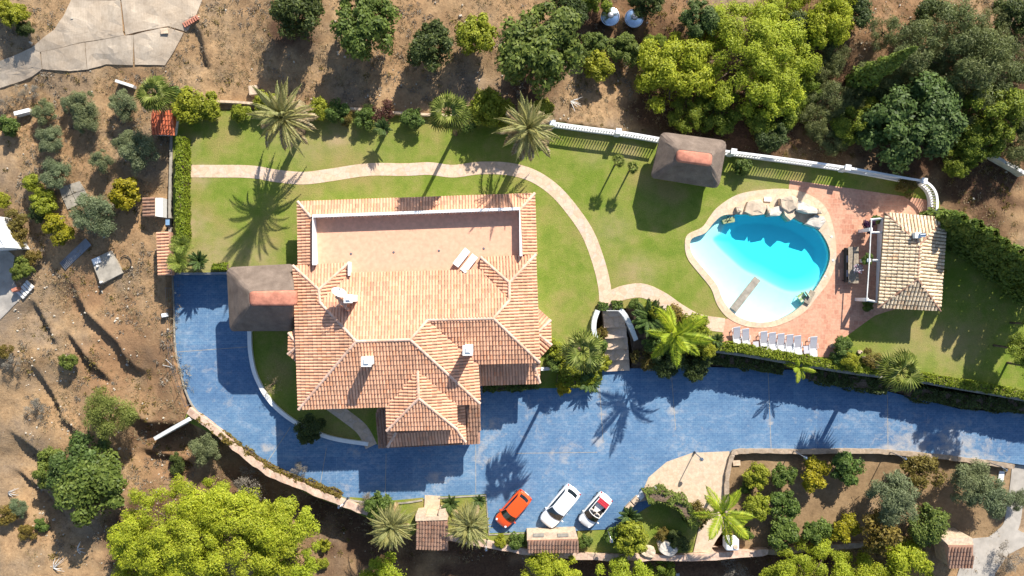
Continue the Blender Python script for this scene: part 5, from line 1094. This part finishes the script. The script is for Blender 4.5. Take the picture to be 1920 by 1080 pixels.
for a in [(1562,188,40,'pinegrey','pale grey green pine left of the cypress'),(1545,130,34,'pinegrey','thin grey pine between the bright pines and the cypress'),(1650,145,38,'pinegrey','wispy olive green tree just right of the cypress'),(1720,95,62,'pinegrey','thin leaning grey pine over the bare orange soil'),(1800,60,60,'pinegrey','upper grey pine of the far right group'),(1840,120,70,'pinegrey','broad grey green pine near the right edge'),
 (1868,215,62,'pinegreen','olive green pine at the right edge above the white sloping wall'),(1905,40,45,'dark','very dark tree in the top right corner'),(1800,200,45,'pinegrey','thin grey pine right of the dark glossy tree'),(1915,110,40,'pinegrey','grey pine cut by the right edge'),(1600,235,40,'pinegreen','pale bright pine bough left of the dark glossy tree'),(1500,60,40,'dark','dark tree between the top bright pines'),(1880,150,50,'pinegrey','leafy grey pine near the right edge, below the dark corner tree'),(1680,150,40,'pinegrey','low grey pine between the cypress and the glossy tree'),(1760,140,44,'pinegrey','grey green pine just above the glossy dark tree'),(1840,260,46,'pinegreen','olive pine left of the white sloping wall'),(1905,270,44,'pinegrey','dim pine at the right edge by the white sloping wall'),(1530,225,36,'pinegrey','pale shrubby pine below the bright pines'),(1515,160,34,'pinegreen','dim pine between the largest pine and the cypress'),(1605,185,30,'pinegrey','grey shrub at the foot of the cypress'),(1450,255,30,'dark','dark bush in the shade beneath the largest upper pine'),(1660,60,30,'pinegrey','wispy bush on the bare orange soil at the top'),(1480,135,38,'pinegreen','low green pine filling the gap right of the largest pine'),(1560,100,34,'pinegrey','thin grey pine left of the bare orange soil'),(1780,60,46,'pinegrey','small grey pine between the upper grey pines'),(1855,60,46,'pinegrey','feathery grey pine left of the dark corner tree'),(1800,300,34,'pinegreen','low olive pine right below the glossy dark tree'),(1565,250,34,'pinegrey','low grey pine above the balustrade left of the glossy tree'),(1915,210,46,'pinegrey','grey pine at the right edge beside the olive green pine'),(1745,25,32,'dark','dark bush at the top edge above the bare soil'),(1290,210,36,'pinegreen','dark green pine bough left above the thatched pavilion'),(1230,95,30,'pinegreen','green pine right of the steel tanks')]:
    tree(*a, hf=.8)
tree(1722,232,84,'carob','large glossy dark green tree above the curved balustrade', hf=.55)
tree(1635,238,34,'carob','smaller dark green tree left of the large glossy tree', hf=.8)
tree(1625,205,26,'yellow','pale green shrub left of the glossy dark tree', hf=.8)
def cypress(px, py, h, r, label, fol='thuja', z=None, name='cypress', n=5000, cat='cypress', tip=.08, grp=None):
    b0 = TP(px, py) if z is None else W(px, py, z); g = RG_
    t_ = g.uniform(0, 1, n) ** 1.25; a = g.uniform(0, 2 * np.pi, n); ww = r * np.where(t_ < .12, .55 + t_ / .12 * .45, 1 - (1 - tip) * ((t_ - .12) / .88) ** 1.15)
    lob = 1 + .16 * np.sin(a * 3 + t_ * 15) + .12 * np.sin(a * 5 - t_ * 31); q = ww * lob * g.uniform(.72, 1.05, n)
    P = np.stack([q * np.cos(a), q * np.sin(a), t_ * h], -1); Nn = np.stack([np.cos(a), np.sin(a), np.full(n, .5)], -1); T, B = leaves(P, Nn, .17, .5, .6)
    tt = thing(name, label, cat, b0, rnd.uniform(0, 6), grp); put('crown', quads_mesh('crown', P, T, B, M[fol]), None, tt)
    m_ = MB(); m_.tube([(0, 0, -.3), (0, 0, h * .45), (0, 0, h * .93)], [.16, .1, .02], 7); put('trunk', m_.mesh('trunk', M['bark']), None, tt); return tt
cypress(1598,160,11.5,1.15,'tall narrow cypress leaning toward the top right above bare soil', n=4200)
for i, (x, y, h, r) in enumerate([(1742,418,5.5,1.15),(1765,432,6,1.2),(1788,446,6.2,1.25),(1808,462,6.2,1.2),(1830,478,6.4,1.3),(1850,496,6.5,1.25),(1872,512,6.6,1.3),(1895,530,6.8,1.35),(1918,548,7,1.35)]):
    cypress(x, y, h, r, ['first thuja of the tall evergreen row, nearest the pool house roof','second thuja in the evergreen row from the pool house','third thuja in the evergreen row from the pool house','fourth thuja in the evergreen row from the pool house','middle thuja of the evergreen row at the right','sixth thuja in the evergreen row from the pool house','seventh thuja in the evergreen row from the pool house','second last thuja of the evergreen row by the right edge','last thuja of the evergreen row at the right edge'][i], z=-.1, name='thuja', n=3600, cat='conifer', tip=.3, grp='row of thuja trees on the right')
for i, (x, y) in enumerate([(1928,655),(1962,610),(1955,690)]): tree(x, y, 34, 'pinegreen', ['feathery dark tree at the right end of the lawn','tree just outside the lawn at the right edge','lower tree beside the lawn at the right edge'][i], hf=2.4, z=0)
# ---------------- palms
def frond_mesh(mat, droop, rise, n=30, width=.3, hang=.25, seed=0, asp=.1, tiptaper=True):
    """feather frond, unit long along +x"""
    r_ = random.Random(seed); m_ = MB(); pt = lambda t: Vector((t * (1 - .18 * droop * t), 0, rise * t - droop * t * t))
    prev = None
    for k in range(8):
        t = k / 7; p = pt(t); w_ = .018 * (1 - t) + .004
        if prev is not None: m_.add([prev[0] + Vector((0, -prev[1], 0)), prev[0] + Vector((0, prev[1], 0)), p + Vector((0, w_, 0)), p + Vector((0, -w_, 0))], [(0, 1, 2, 3)])
        prev = (p, w_)
    for k in range(n):
        t = .12 + .88 * (k + .5) / n; p = pt(t); ln = width * math.sin(math.pi * min(1, .18 + .85 * t)) ** .7 * (1.0 if t < .8 else 1.05 - .6 * (t - .8) / .2)
        for s_ in (-1, 1):
            L = ln * r_.uniform(.8, 1.1); fw = .62 + .25 * t; q = p + Vector((L * fw * .8, s_ * L * .85, -hang * L * r_.uniform(.4, 1.4))); wd = asp * .22
            md = p.lerp(q, .45) + Vector((0, 0, .03)); m_.add([p, md + Vector((wd, s_ * -wd * .5, 0)), q, md - Vector((wd, s_ * -wd * .5, 0))], [(0, 1, 2, 3)])
    return m_.mesh('frond', mat)
def fan_mesh(mat, seed=0, drop=.25, seg=17):
    r_ = random.Random(seed); m_ = MB(); m_.add([(0, -.02, 0), (0, .02, 0), (.5, .012, .06), (.5, -.012, .06)], [(0, 1, 2, 3)])
    c = Vector((.46, 0, .06))
    for k in range(seg):
        a0 = R(-125 + 250 * k / seg); a1 = R(-125 + 250 * (k + 1) / seg); am = (a0 + a1) / 2; L = .56 * (1 - .22 * abs(am) / 2.2) * r_.uniform(.9, 1.05)
        e = lambda a, f, z: c + Vector((math.cos(a) * L * f, math.sin(a) * L * f, z))
        m_.add([c, e(a0, .5, -.01), e(am, .6, .035), e(a1, .5, -.01), e(am, 1.0, -drop * r_.uniform(.6, 1.3))], [(0, 1, 2), (0, 2, 3), (1, 4, 2), (2, 4, 3)])
    return m_.mesh('frond', mat)
FR = {}
for nm, mt in (('datepalm', 'datepalm'), ('queenpalm', 'queenpalm')):
    FR[nm] = [frond_mesh(M[mt], d_, r_, 44 if nm == 'datepalm' else 38, .1 if nm == 'datepalm' else .19, .25 if nm == 'datepalm' else .45, s, .035 if nm == 'datepalm' else .05) for s, (d_, r_) in enumerate(((.35, .75), (.55, .5), (.8, .35)))]
FR['dry'] = [frond_mesh(M['drypalm'], .75, .15, 24, .17, .5, 9)]
FR['cycad'] = [frond_mesh(M['cycad'], .45, .45, 26, .16, .1, 5), frond_mesh(M['cycad'], .2, .7, 26, .16, .1, 6)]
FR['fanpalm'] = [fan_mesh(M['fanpalm'], s, d_) for s, d_ in ((1, .12), (2, .25), (3, .4))]
FR['papyrus'] = [frond_mesh(M['papyrus'], .5, .5, 12, .3, .3, 7)]
FR['agave'] = [frond_mesh(M['cycad'], .15, .35, 6, .06, 0, 8)]
def palm(px, py, rpx, kd, nfr, th, label, name, cat='palm', tr=.17, z=None, ups=(70, -25), dry=0, mat=None, tilt=0):
    g = ground(px, py) if z is None else W(px, py, z); zc = g.z + th; p = W(px, py, zc); gz = g.z if z is not None or inpoly(px, py, GPX) or inpoly(px, py, PPX) else terr(p.x, p.y)
    r = rpx / S * (H - zc) / H; t = thing(name, label, cat, (p.x, p.y, gz), rnd.uniform(0, 6))
    if th > .25:
        m_ = MB(); n_ = max(4, int((th) / .35)); rad = [tr * (1.5 if k == 0 else 1.0 + .06 * (k % 2)) * (1 - .15 * k / n_) for k in range(n_ + 1)]; rad[-1] *= 1.25
        m_.tube([(0, 0, -.3 + (th + .3) * k / n_) for k in range(n_ + 1)], rad, 10); put('trunk', m_.mesh('trunk', M['palmbark'], True), None, t)
    for k in range(nfr):
        f = (k + .5) / nfr; ms = FR[kd]; isdry = k >= nfr - dry
        el = R(ups[0] + (ups[1] - ups[0]) * f + rnd.uniform(-8, 8)); az = k * 2.399963 + rnd.uniform(-.2, .2); me = FR['dry'][0] if isdry else ms[min(len(ms) - 1, int(f * len(ms)))]
        o = put('frond', me, None, t); o.location = (0, 0, th); s_ = r * (1 if kd != 'fanpalm' else .66 + .42 * f) * rnd.uniform(.85, 1.12) / max(.6, math.cos(el * .6)); o.rotation_euler = (rnd.uniform(-.25, .25), -el * .75, az); o.scale = (s_,) * 3
    return t
palm(532,222,76,'datepalm',44,5.9,'large date palm with drooping dry fronds above the left lawn','date_palm',dry=14,tr=.3)
palm(990,242,70,'datepalm',42,5.6,'date palm overhanging the left end of the white balustrade','date_palm',dry=13,tr=.28)
palm(735,986,52,'datepalm',84,3.2,'date palm left of the small tiled gate shelter','date_palm',dry=5,tr=.32)
palm(880,984,50,'datepalm',84,3.0,'date palm between the tiled gate shelter and the orange car','date_palm',dry=4,tr=.32)
palm(840,212,46,'fanpalm',28,8.2,'tall fan palm on the northern edge of the lawn','fan_palm',tr=.16,dry=0)
palm(290,178,40,'fanpalm',26,4.5,'fan palm above the orange red shed','fan_palm',tr=.2)
palm(1093,660,52,'fanpalm',17,9.2,'tall fan palm at the south east corner of the villa','fan_palm',tr=.17,z=-1)
palm(1688,697,48,'fanpalm',26,5.5,'big round fan palm on the southern hedge line','fan_palm',tr=.22,z=-.4)
palm(1160,301,15,'fanpalm',16,2.9,'left crown of the twin small fan palms on the lawn','fan_palm',tr=.08,z=0); palm(1187,314,14,'fanpalm',16,2.6,'right crown of the twin small fan palms on the lawn','fan_palm',tr=.08,z=0)
palm(1264,628,74,'queenpalm',13,3.4,'bright green feathery palm right of the garden steps','queen_palm',tr=.15,z=-.6,ups=(65,-10))
palm(1354,962,66,'queenpalm',10,4.5,'yellow tipped feathery palm beside the dark pond lawn','queen_palm',tr=.16,z=ZD,ups=(40,0))
palm(1498,690,34,'queenpalm',8,2.8,'small bright palm below the pool garden retaining wall','queen_palm',tr=.1,z=ZD,ups=(45,0))
for a in [(375,489,24,'round dark cycad at the lower left corner of the lawn'),(1216,596,44,'large dark cycad right of the garden steps'),(1105,715,28,'dark cycad on the driveway edge beside the villa'),(845,943,20,'small cycad on the grass left of the right date palm'),(898,938,16,'smaller cycad on the grass above the right date palm'),(1178,966,27,'dark cycad between the convertible and the apron'),(1343,637,17,'dark round cycad left of the white loungers'),(719,241,21,'dark spiky plant on the northern lawn edge')]:
    palm(*a[:3], 'cycad', 30, .5 if a[0] != 719 else 1.6, a[3], 'cycad', 'cycad', tr=.14, ups=(65, 0), z=-.5 if a[0] == 1216 else None)
palm(1374,980,14,'agave',18,.3,'blue green agave beside the white tank','agave','agave',ups=(60,5)); palm(1478,672,12,'agave',14,1.0,'small spiky plant below the retaining wall by the loungers','agave','agave',ups=(60,5),z=ZD)
palm(345,460,26,'papyrus',26,1.0,'bright papyrus clump at the south end of the tall hedge','papyrus','papyrus',ups=(80,10),tr=.05); palm(338,492,24,'papyrus',24,1.1,'yellow papyrus clump in the lawn corner above the driveway','papyrus','papyrus',ups=(80,10),tr=.05)
# ---------------- hedges
def hedge(name, label, px, width, ztop, zbot, fol, dens=230, leaf=.1, cat='hedge', bump=.12):
    c = [Vector(p[:2]) for p in spline([W(*q, ztop)[:2] for q in px], 5)]; t = thing(name, label, cat, (c[0].x, c[0].y, zbot)); o3 = np.array([c[0].x, c[0].y, zbot]); Ps, Ns = [], []
    hh = ztop - zbot
    for a, b in zip(c[:-1], c[1:]):
        L = (b - a).length; n = int(L * (width + hh * 1.2) * dens) + 2; d_ = (b - a) / L; nn = Vector((-d_.y, d_.x)); u = RG_.uniform(0, L, n); sel = RG_.uniform(0, 1, n) < width / (width + hh * 1.2)
        sg = RG_.choice([-1, 1], n); off = np.where(sel, RG_.uniform(-.5, .5, n), sg * .5) * width + RG_.normal(0, .04, n); z = np.where(sel, hh, RG_.uniform(0, 1, n) * hh)
        x = a.x + d_.x * u + nn.x * off; y = a.y + d_.y * u + nn.y * off; wv = (vnoise(x * 2.2, y * 2.2) - .5) * 2 * bump; z = z + np.where(sel, wv + RG_.normal(0, .04, n), 0); x = x + np.where(sel, 0, sg * nn.x * wv); y = y + np.where(sel, 0, sg * nn.y * wv)
        Ps.append(np.stack([x, y, z + zbot], -1)); Ns.append(np.stack([np.where(sel, 0, sg * nn.x), np.where(sel, 0, sg * nn.y), np.where(sel, 1, .3)], -1))
    P = np.concatenate(Ps) - o3; T, B = leaves(P, np.concatenate(Ns), leaf, .6, .6); put('foliage', quads_mesh('foliage', P, T, B, M[fol]), None, t)
    m_ = MB(); ribbon(m_, [tuple(p) for p in c], width * .8, ztop - .1, zbot); m_.build('stems', M['bark'], t); return t
hedge('hedge', 'tall clipped hedge along the west side of the lawn', [(336,256),(336,320),(336,380),(337,448)], .62, 1.7, -.2, 'hedge')
hedge('hedge', 'long low clipped hedge along the southern edge of the pool garden', [(1312,645),(1400,655),(1500,673),(1600,689),(1652,697)], .7, .75, 0, 'hedge')
hedge('hedge', 'right half of the southern clipped hedge beyond the fan palm', [(1722,706),(1800,719),(1920,740),(2040,765)], .7, .75, 0, 'hedge')
hedge('hedge', 'low hedge strip along the lawn above the driveway carport', [(396,500),(425,500)], .5, .5, 0, 'hedge'); hedge('hedge', 'small clipped hedge arch left over the head of the garden steps', [(1122,574),(1140,576)], .6, .9, 0, 'citrus'); hedge('hedge', 'small clipped hedge arch right over the head of the garden steps', [(1148,573),(1168,571)], .65, .9, 0, 'citrus')
hedge('arched_hedge', 'yellow green arched hedge around the dark pond lawn', [(1214,938),(1235,932),(1258,938),(1280,948),(1295,970),(1308,985)], 1.0, -.3, ZD, 'broad', bump=.35); hedge('hedge', 'clipped light hedge on the driveway side of the villa corner planting', [(1045,712),(1090,716),(1122,702)], 1.0, -1.3, ZD, 'hedge')
hedge('hedge', 'dark trailing hedge row hanging below the retaining wall left part', [(1330,668),(1400,680),(1470,692)], 1.1, -1.2, ZD, 'shrubdark', bump=.35); hedge('hedge', 'dark trailing hedge row hanging below the retaining wall middle part', [(1520,703),(1600,716),(1665,728)], 1.2, -1.1, ZD, 'shrubdark', bump=.35); hedge('hedge', 'dark trailing hedge row hanging below the retaining wall right part', [(1710,735),(1800,750),(1920,762),(2060,790)], 1.2, -1.2, ZD, 'shrubdark', bump=.35)
hedge('hedge', 'thin dark planting along the inner side of the rubble stone wall', [(372,782),(430,828),(500,872),(560,900),(640,930)], .5, ZD + .5, ZD, 'autumn', bump=.25)
hedge('hedge', 'low green planting along the foot of the villa east terrace', [(905,728),(950,727),(1010,724)], .6, ZD + .7, ZD, 'citrus', bump=.2)
# ---------------- shrubs along the northern garden edge
for i, a in enumerate([(352,196,34,'yellow','bright shrub right of the fan palm above the shed'),(392,196,26,'yellow','yellow green shrub on the northern wall left of the ball shrub'),(452,210,20,'yellow','round ball shrub on the northern lawn edge'),(330,182,20,'citrus','green shrub between fan palm and bright shrub'),(500,192,24,'yellow','yellow shrub left behind the large date palm'),(598,205,22,'yellow','bright shrub right of the large date palm'),(632,208,22,'citrus','green shrub left of the reddish shrub'),(652,224,14,'autumn','small dry shrub at the lawn edge below the green shrub'),(683,222,20,'citrus','dark leafy shrub left of the spiky plant'),
  (718,213,22,'red','reddish flowering shrub behind the spiky plant'),(775,222,22,'citrus','green shrub left of the tall fan palm'),(690,206,13,'dark','small dark shrub on the northern wall'),(880,225,24,'citrus','dark green shrub right of the tall fan palm'),(915,203,36,'yellow','large pale yellow green shrub between two palms'),(945,215,28,'yellow','yellow green shrub left of the right date palm'),(1010,205,26,'yellow','bright shrub behind the right date palm'),(560,214,18,'citrus','green shrub under the large date palm'),(1392,313,18,'citrus','small green shrub on the lawn right of the pavilion'),(1700,350,20,'autumn','small weedy shrub in the shade of the curved balustrade')]): tree(*a, hf=.7, cat='shrub', name='shrub', z=0)
# middle garden
for a in [(1300,620,34,'yellow','light shrub right of the feathery palm trunk',0),(1224,582,16,'yellow','bright shrub at the head of the garden steps',0),(1192,570,12,'citrus','green shrub by the arch right side',0),(1262,600,24,'autumn','brownish shrub between the path and the cycad',-.4),(1216,668,27,'autumn','yellow flecked bush at the driveway foot of the steps',-2.5),(1250,672,34,'dark','dark bush right of the yellow flecked bush',-2.2),(1300,678,34,'dark','dark bush below the feathery palm',ZD),(1206,616,11,'citrus','small green shrub against the right stair wall',-.8),(1235,640,26,'citrus','green shrub under the feathery palm',-1.3),(1325,655,18,'yellow','pale shrub beside the round boulder',0),
 (1045,655,24,'yellow','bright low shrub at the villa east corner',-.5),(1040,680,18,'citrus','green shrub above the white corner wall',-.5),(1128,680,18,'yellow','pale shrub at the left foot of the steps',ZD),(1128,625,12,'autumn','dry spiky shrub on the left of the steps',-1.2),(1120,650,18,'citrus','green shrub against the left stair wall',-1.5),(1072,690,22,'yellow','yellow shrub under the tall corner fan palm',-.5),(1060,722,18,'lemon','yellow bush on the driveway edge left of the cycad',ZD),
 (1583,650,20,'citrus','green shrub in the rock garden',0),(1592,676,18,'yellow','bright round shrub at the foot of the rock garden',0),(1570,668,14,'citrus','small dark shrub in the rock garden',0),(1636,672,18,'autumn','dry shrub right of the rock garden',0),(1650,690,14,'yellow','small bright shrub left of the round fan palm',0),(1643,412,10,'citrus','small plant at the top of the pergola',0),(1630,425,13,'purple','purple leaved plant at the pergola corner',.3),(1627,487,12,'citrus','round potted plant at the middle pergola pillar',1.2),(1628,573,11,'citrus','green plant at the lower pergola corner',0),(1768,512,9,'yellow','small shrub at the east wall of the pool house',0),
 (710,950,26,'citrus','bright green bush left of the left date palm',ZD),(690,942,18,'grey_','dry grey bush at the end of the rubble wall',ZD),(718,972,22,'citrus','lower green bush left of the left date palm',ZD),(970,1015,16,'citrus','dark green bush left of the low tiled shelter',ZD),(938,1014,14,'yellow','yellow shrub in the grass strip below the orange car',ZD),(1098,1015,14,'citrus','green bush right of the low tiled shelter',ZD),(1182,1010,34,'yellow','large bright round bush at the parking corner',ZD),(1155,1006,20,'citrus','green bush beneath the lamp by the convertible',ZD),(1240,1000,14,'autumn','small bush by the boulders of the dark lawn',ZD),(1270,1005,16,'dark','dark bush beside the sandy path end',ZD),(1308,965,24,'autumn','olive brown bush at the right of the dark lawn',ZD),(1275,1020,18,'dark','dark low bush above the lower wall',ZD),
 (575,800,30,'dark','dark shrub at the kerb below the villa corner',ZD+.2),(508,722,20,'dry_','leafless pale shrub on the shaded crescent lawn',ZD+.2)]:
    kd = a[3]
    if kd == 'grey_':
        kd = 'greyb'
    if kd == 'dry_':
        if 'dryb' not in CR: kind('dryb', 'dry', 500, .07, 10, .4, .6, .15, .8, 1.2, 1)
        kd = 'dryb'
    tree(a[0], a[1], a[2], kd, a[4], hf=.75, cat='shrub', name='shrub', z=a[5])
# ---------------- olive and citrus plot
for a in [(1418,893,26,'yellow','round yellow green tree at the left end of the plot'),(1471,891,24,'citrus','dark citrus tree second in the top row of the plot'),(1531,891,29,'lemon','bright yellow lemon tree in the top row of the plot'),(1590,880,30,'citrus','round green citrus tree right of the yellow lemon tree'),(1672,932,50,'olive','large grey green olive tree in the middle of the plot'),(1733,888,35,'autumn','brownish sparse tree in the top row of the plot'),(1820,908,42,'olive','upper left crown of the biggest olive at the plot end'),(1850,930,42,'olive','lower right crown of the biggest olive at the plot end'),(1420,952,27,'yellow','yellow green tree in the second row near the palm'),(1471,948,28,'citrus','green citrus tree in the middle row of the plot'),(1470,1003,33,'citrus','green citrus tree at the lower left of the plot'),(1531,1000,28,'citrus','second green citrus tree of the bottom row'),(1587,994,27,'lemon','yellow tree in the bottom row of the plot'),(1655,1000,42,'autumn','large brown green bush below the large olive'),(1742,980,40,'broad','wide green bush right of the brown bottom row bush'),(1400,1000,14,'citrus','small sapling near the white tank'),(1908,940,22,'olive','small olive at the right edge beside the footpath'),(1400,915,12,'citrus','tiny citrus below the left plot wall')]:
    tree(*a, hf=.95, z=ZO)
# ---------------- orchard on the left
for a in [(82,212,25,'olive','small olive left of the tall pair in the upper orchard'),(155,196,30,'olive','upper crown of the tall olive in the upper orchard'),(158,228,26,'olive','lower crown of the tall olive in the upper orchard'),(128,196,16,'olive','small pale olive left of the tall olive'),(230,195,28,'olive','olive left of the orange red shed'),(90,262,28,'olive','olive below the white orchard wall'),(190,300,22,'olive','thin small olive in the middle of the orchard'),(262,285,38,'olive','large pale olive near the western hedge'),(238,265,26,'olive','upper left part of the pale olive near the hedge'),(14,236,20,'citrus','round green bush at the left edge above the dry bank'),(98,325,30,'olive','olive above the yellow green citrus on the left'),(62,347,22,'yellow','bright green tree left of the orchard olive'),(82,378,26,'yellow','yellow green tree below the orchard olive'),(230,363,31,'lemon','yellow orange tree left of the small white hut'),(172,400,42,'olive','large grey olive shading the paved rectangle'),(105,430,28,'lemon','bright lemon yellow tree beside the large grey olive'),(4,375,15,'yellow','green shrub at the left edge'),(22,412,22,'autumn','upper orange brown shrub by the white building'),(30,445,22,'autumn','lower orange brown shrub by the white building'),(42,505,22,'broad','green shrub above the roadside steps'),(70,405,20,'dark','dark shrub in the shade of the left citrus trees'),(60,480,16,'autumn','sparse shrub below the yellow tree'),
 (197,772,50,'fluffy','round fluffy green tree on the lower terraces'),(147,880,60,'carob','upper part of the dense dark green tree at the lower left'),(165,928,68,'broad','lower part of the dense dark green tree at the lower left'),(100,880,36,'broad','yellow green left edge of the dense lower left tree'),(385,845,31,'olive','grey green tree below the rubble wall'),(127,680,17,'broad','small bright bush on the terrace slope'),(32,955,20,'olive','small olive green bush at the lower left edge'),(75,985,14,'citrus','small green weed on the dark bank'),(8,965,20,'autumn','orange bush at the lower left edge'),(50,1000,16,'autumn','brown bush near the bottom left path'),(25,30,24,'yellow','bright leaning shrub in the top left corner'),(5,15,20,'yellow','bright shrub cut by the top left corner'),(45,50,16,'dark','dark bush beside the top left shrub'),(35,175,16,'greyb','grey bush below the concrete road'),(58,170,14,'greyb','second grey bush below the concrete road'),(8,195,14,'greyb','grey bush at the left edge below the road'),(20,680,16,'greyb','dry bush on the left terraces'),(65,765,18,'greyb','grey leafless bush on the lower terrace edge'),(10,660,14,'autumn','flowering weed at the left edge')]:
    tree(*a, hf=.8)
# ---------------- pines at the bottom
for a in [(310,1004,95,'bigpine','left crown of the huge yellow green pine at the bottom left'),(430,1014,100,'bigpine','middle crown of the huge yellow green pine at the bottom left'),(520,1000,66,'pine','right crown of the huge yellow green pine at the bottom left'),(270,1050,70,'pine','lower left crown of the huge bottom pine'),(540,1050,55,'pine','lower right crown of the huge bottom pine'),(395,948,46,'pine','topmost bough crown of the huge bottom pine'),(725,1102,56,'pine','yellow green pine at the bottom left of the gate shelter'),(1036,1078,54,'pine','yellow green pine in front of the low tiled shelter'),(1160,1108,60,'pine','yellow green pine below the lower stone wall'),(1520,1100,76,'bigpine','left of the large pines below the citrus plot'),(1610,1092,55,'pine','middle pine below the citrus plot'),(1698,1090,66,'pine','right pine below the citrus plot beside the corner shed'),(1240,1070,28,'pinegreen','small dark pine beside the floodlight')]:
    tree(*a, hf=.75, z=-3.2 if a[1] < 1020 else -4.5, sx=rnd.uniform(.95, 1.08))
for a in [(607,1023,13,'yellow','small bright sapling right of the huge pine'),(605,1056,12,'yellow','second small sapling right of the huge pine'),(560,880,14,'greyb','dry bush under the rubble wall'),(470,905,30,'greyb','dry brown bush below the rubble stone wall'),(1380,1068,26,'greyb','dry bush below the southern wall'),(1895,1050,24,'greyb','dry bush at the bottom right corner'),(330,870,18,'dark','dark bush left of the grey green tree')]: tree(*a, hf=.7, cat='shrub', name='shrub')
# fallen dead branches on the dark bank at the lower left
def branch(px, py, L, az, label):
    b0 = TP(px, py, .15); m_ = MB(); r_ = random.Random(int(px)); 
    for k in range(9):
        a = az + r_.uniform(-.9, .9); l = L * r_.uniform(.5, 1); q = b0 + Vector((math.cos(a) * l, math.sin(a) * l, r_.uniform(.05, .5))); m_.tube([b0, b0.lerp(q, .5) + Vector((0, 0, r_.uniform(0, .2))), q], [.035, .025, .01], 5)
    tag(m_.build('dead_branch', M['whiteaged'], None, base=b0), label, 'branch')
branch(100, 1065, 1.6, .5, 'pale dead branches on the bank at the bottom left'); branch(15, 925, 1.3, -.2, 'pale dead branches at the left edge below the terraces'); branch(145, 1030, 1.0, .3, 'grey dead twigs left of the huge pine'); branch(1070, 190, 1.2, -.4, 'dry branches on the slope above the balustrade end')
# ---------------- dry grass, small scrub and stones over the hillside
def scatter(name, mat, n, boxes, hmin, hmax, blades, leaf, asp, seed, flat=.3):
    g = np.random.default_rng(seed); P = []
    while sum(len(p) for p in P) < n:
        x = g.uniform(-47, 47, n); y = g.uniform(-27, 27, n); px = x * S + 960; py = 540 - y * S; k = ~inpoly_np(px, py, PPX)
        for poly in (RS + [[(-60,466),(10,466),(28,480),(22,520),(40,560),(0,600),(-60,650)]]): k &= ~inpoly_np(px, py, poly)
        if boxes is not None: k &= boxes(px, py, g)
        P.append(np.stack([x[k], y[k]], -1))
    P = np.concatenate(P)[:n]; z = terr_np(P[:, 0], P[:, 1]); m = n * blades; base = np.repeat(np.c_[P, z], blades, 0); h = np.repeat(g.uniform(hmin, hmax, n), blades)[:, None]
    d_ = unit(g.normal(size=(m, 3)) * [1, 1, .4] + [0, 0, flat]); c = base + d_ * h * g.uniform(.3, 1, (m, 1)); c[:, 2] = np.maximum(c[:, 2], base[:, 2] + .02)
    t = d_ * h * leaf; b = unit(np.cross(d_, g.normal(size=(m, 3)))) * h * leaf * asp; o = put(name, quads_mesh(name, c, t, b, mat), None); o['kind'] = 'stuff'; return o
patch = lambda px, py, g: vnoise(px / 38, py / 38) > g.uniform(.25, .85, px.shape)
scatter('dry_grass', M['leaf_drygrass'] if 'leaf_drygrass' in M else M['dry'], 9000, patch, .1, .28, 9, .5, .16, 5)
scatter('scrub', M['grey'], 1000, lambda px, py, g: (vnoise(px / 60 + 7, py / 60) > g.uniform(.35, .95, px.shape)) & ((py < 190) | (px < 330)), .15, .38, 26, .3, .35, 6)
scatter('dry_grass', M['autumn'], 2500, patch, .08, .22, 8, .5, .16, 15)
scatter('scrub', M['autumn'], 500, lambda px, py, g: (vnoise(px / 50 + 3, py / 50 + 5) > g.uniform(.4, .95, px.shape)), .15, .4, 22, .3, .4, 7)
g = np.random.default_rng(3); m_ = MB(); cnt = 0
while cnt < 600:
    x, y = g.uniform(-47, 47), g.uniform(-27, 27); px, py = x * S + 960, 540 - y * S
    if inpoly(px, py, PPX) or (g.random() > .25 and not (px < 320 and py > 500) and not (1540 < px < 1760 and py < 100) and not (620 < px < 800 and 150 < py < 210)): continue
    s_ = g.uniform(.03, .11) * (1.6 if g.random() < .1 else 1); z = terr(x, y); a = g.uniform(0, 6); m_.box((x, y, z + s_ * .3), (s_ * 2, s_ * 1.5, s_ * 1.3), a, .6); cnt += 1
M['stone'] = plain('pale_stone', (.52, .46, .37), .9, var=.2); m_.build('stones', M['stone'], None, kind='stuff')
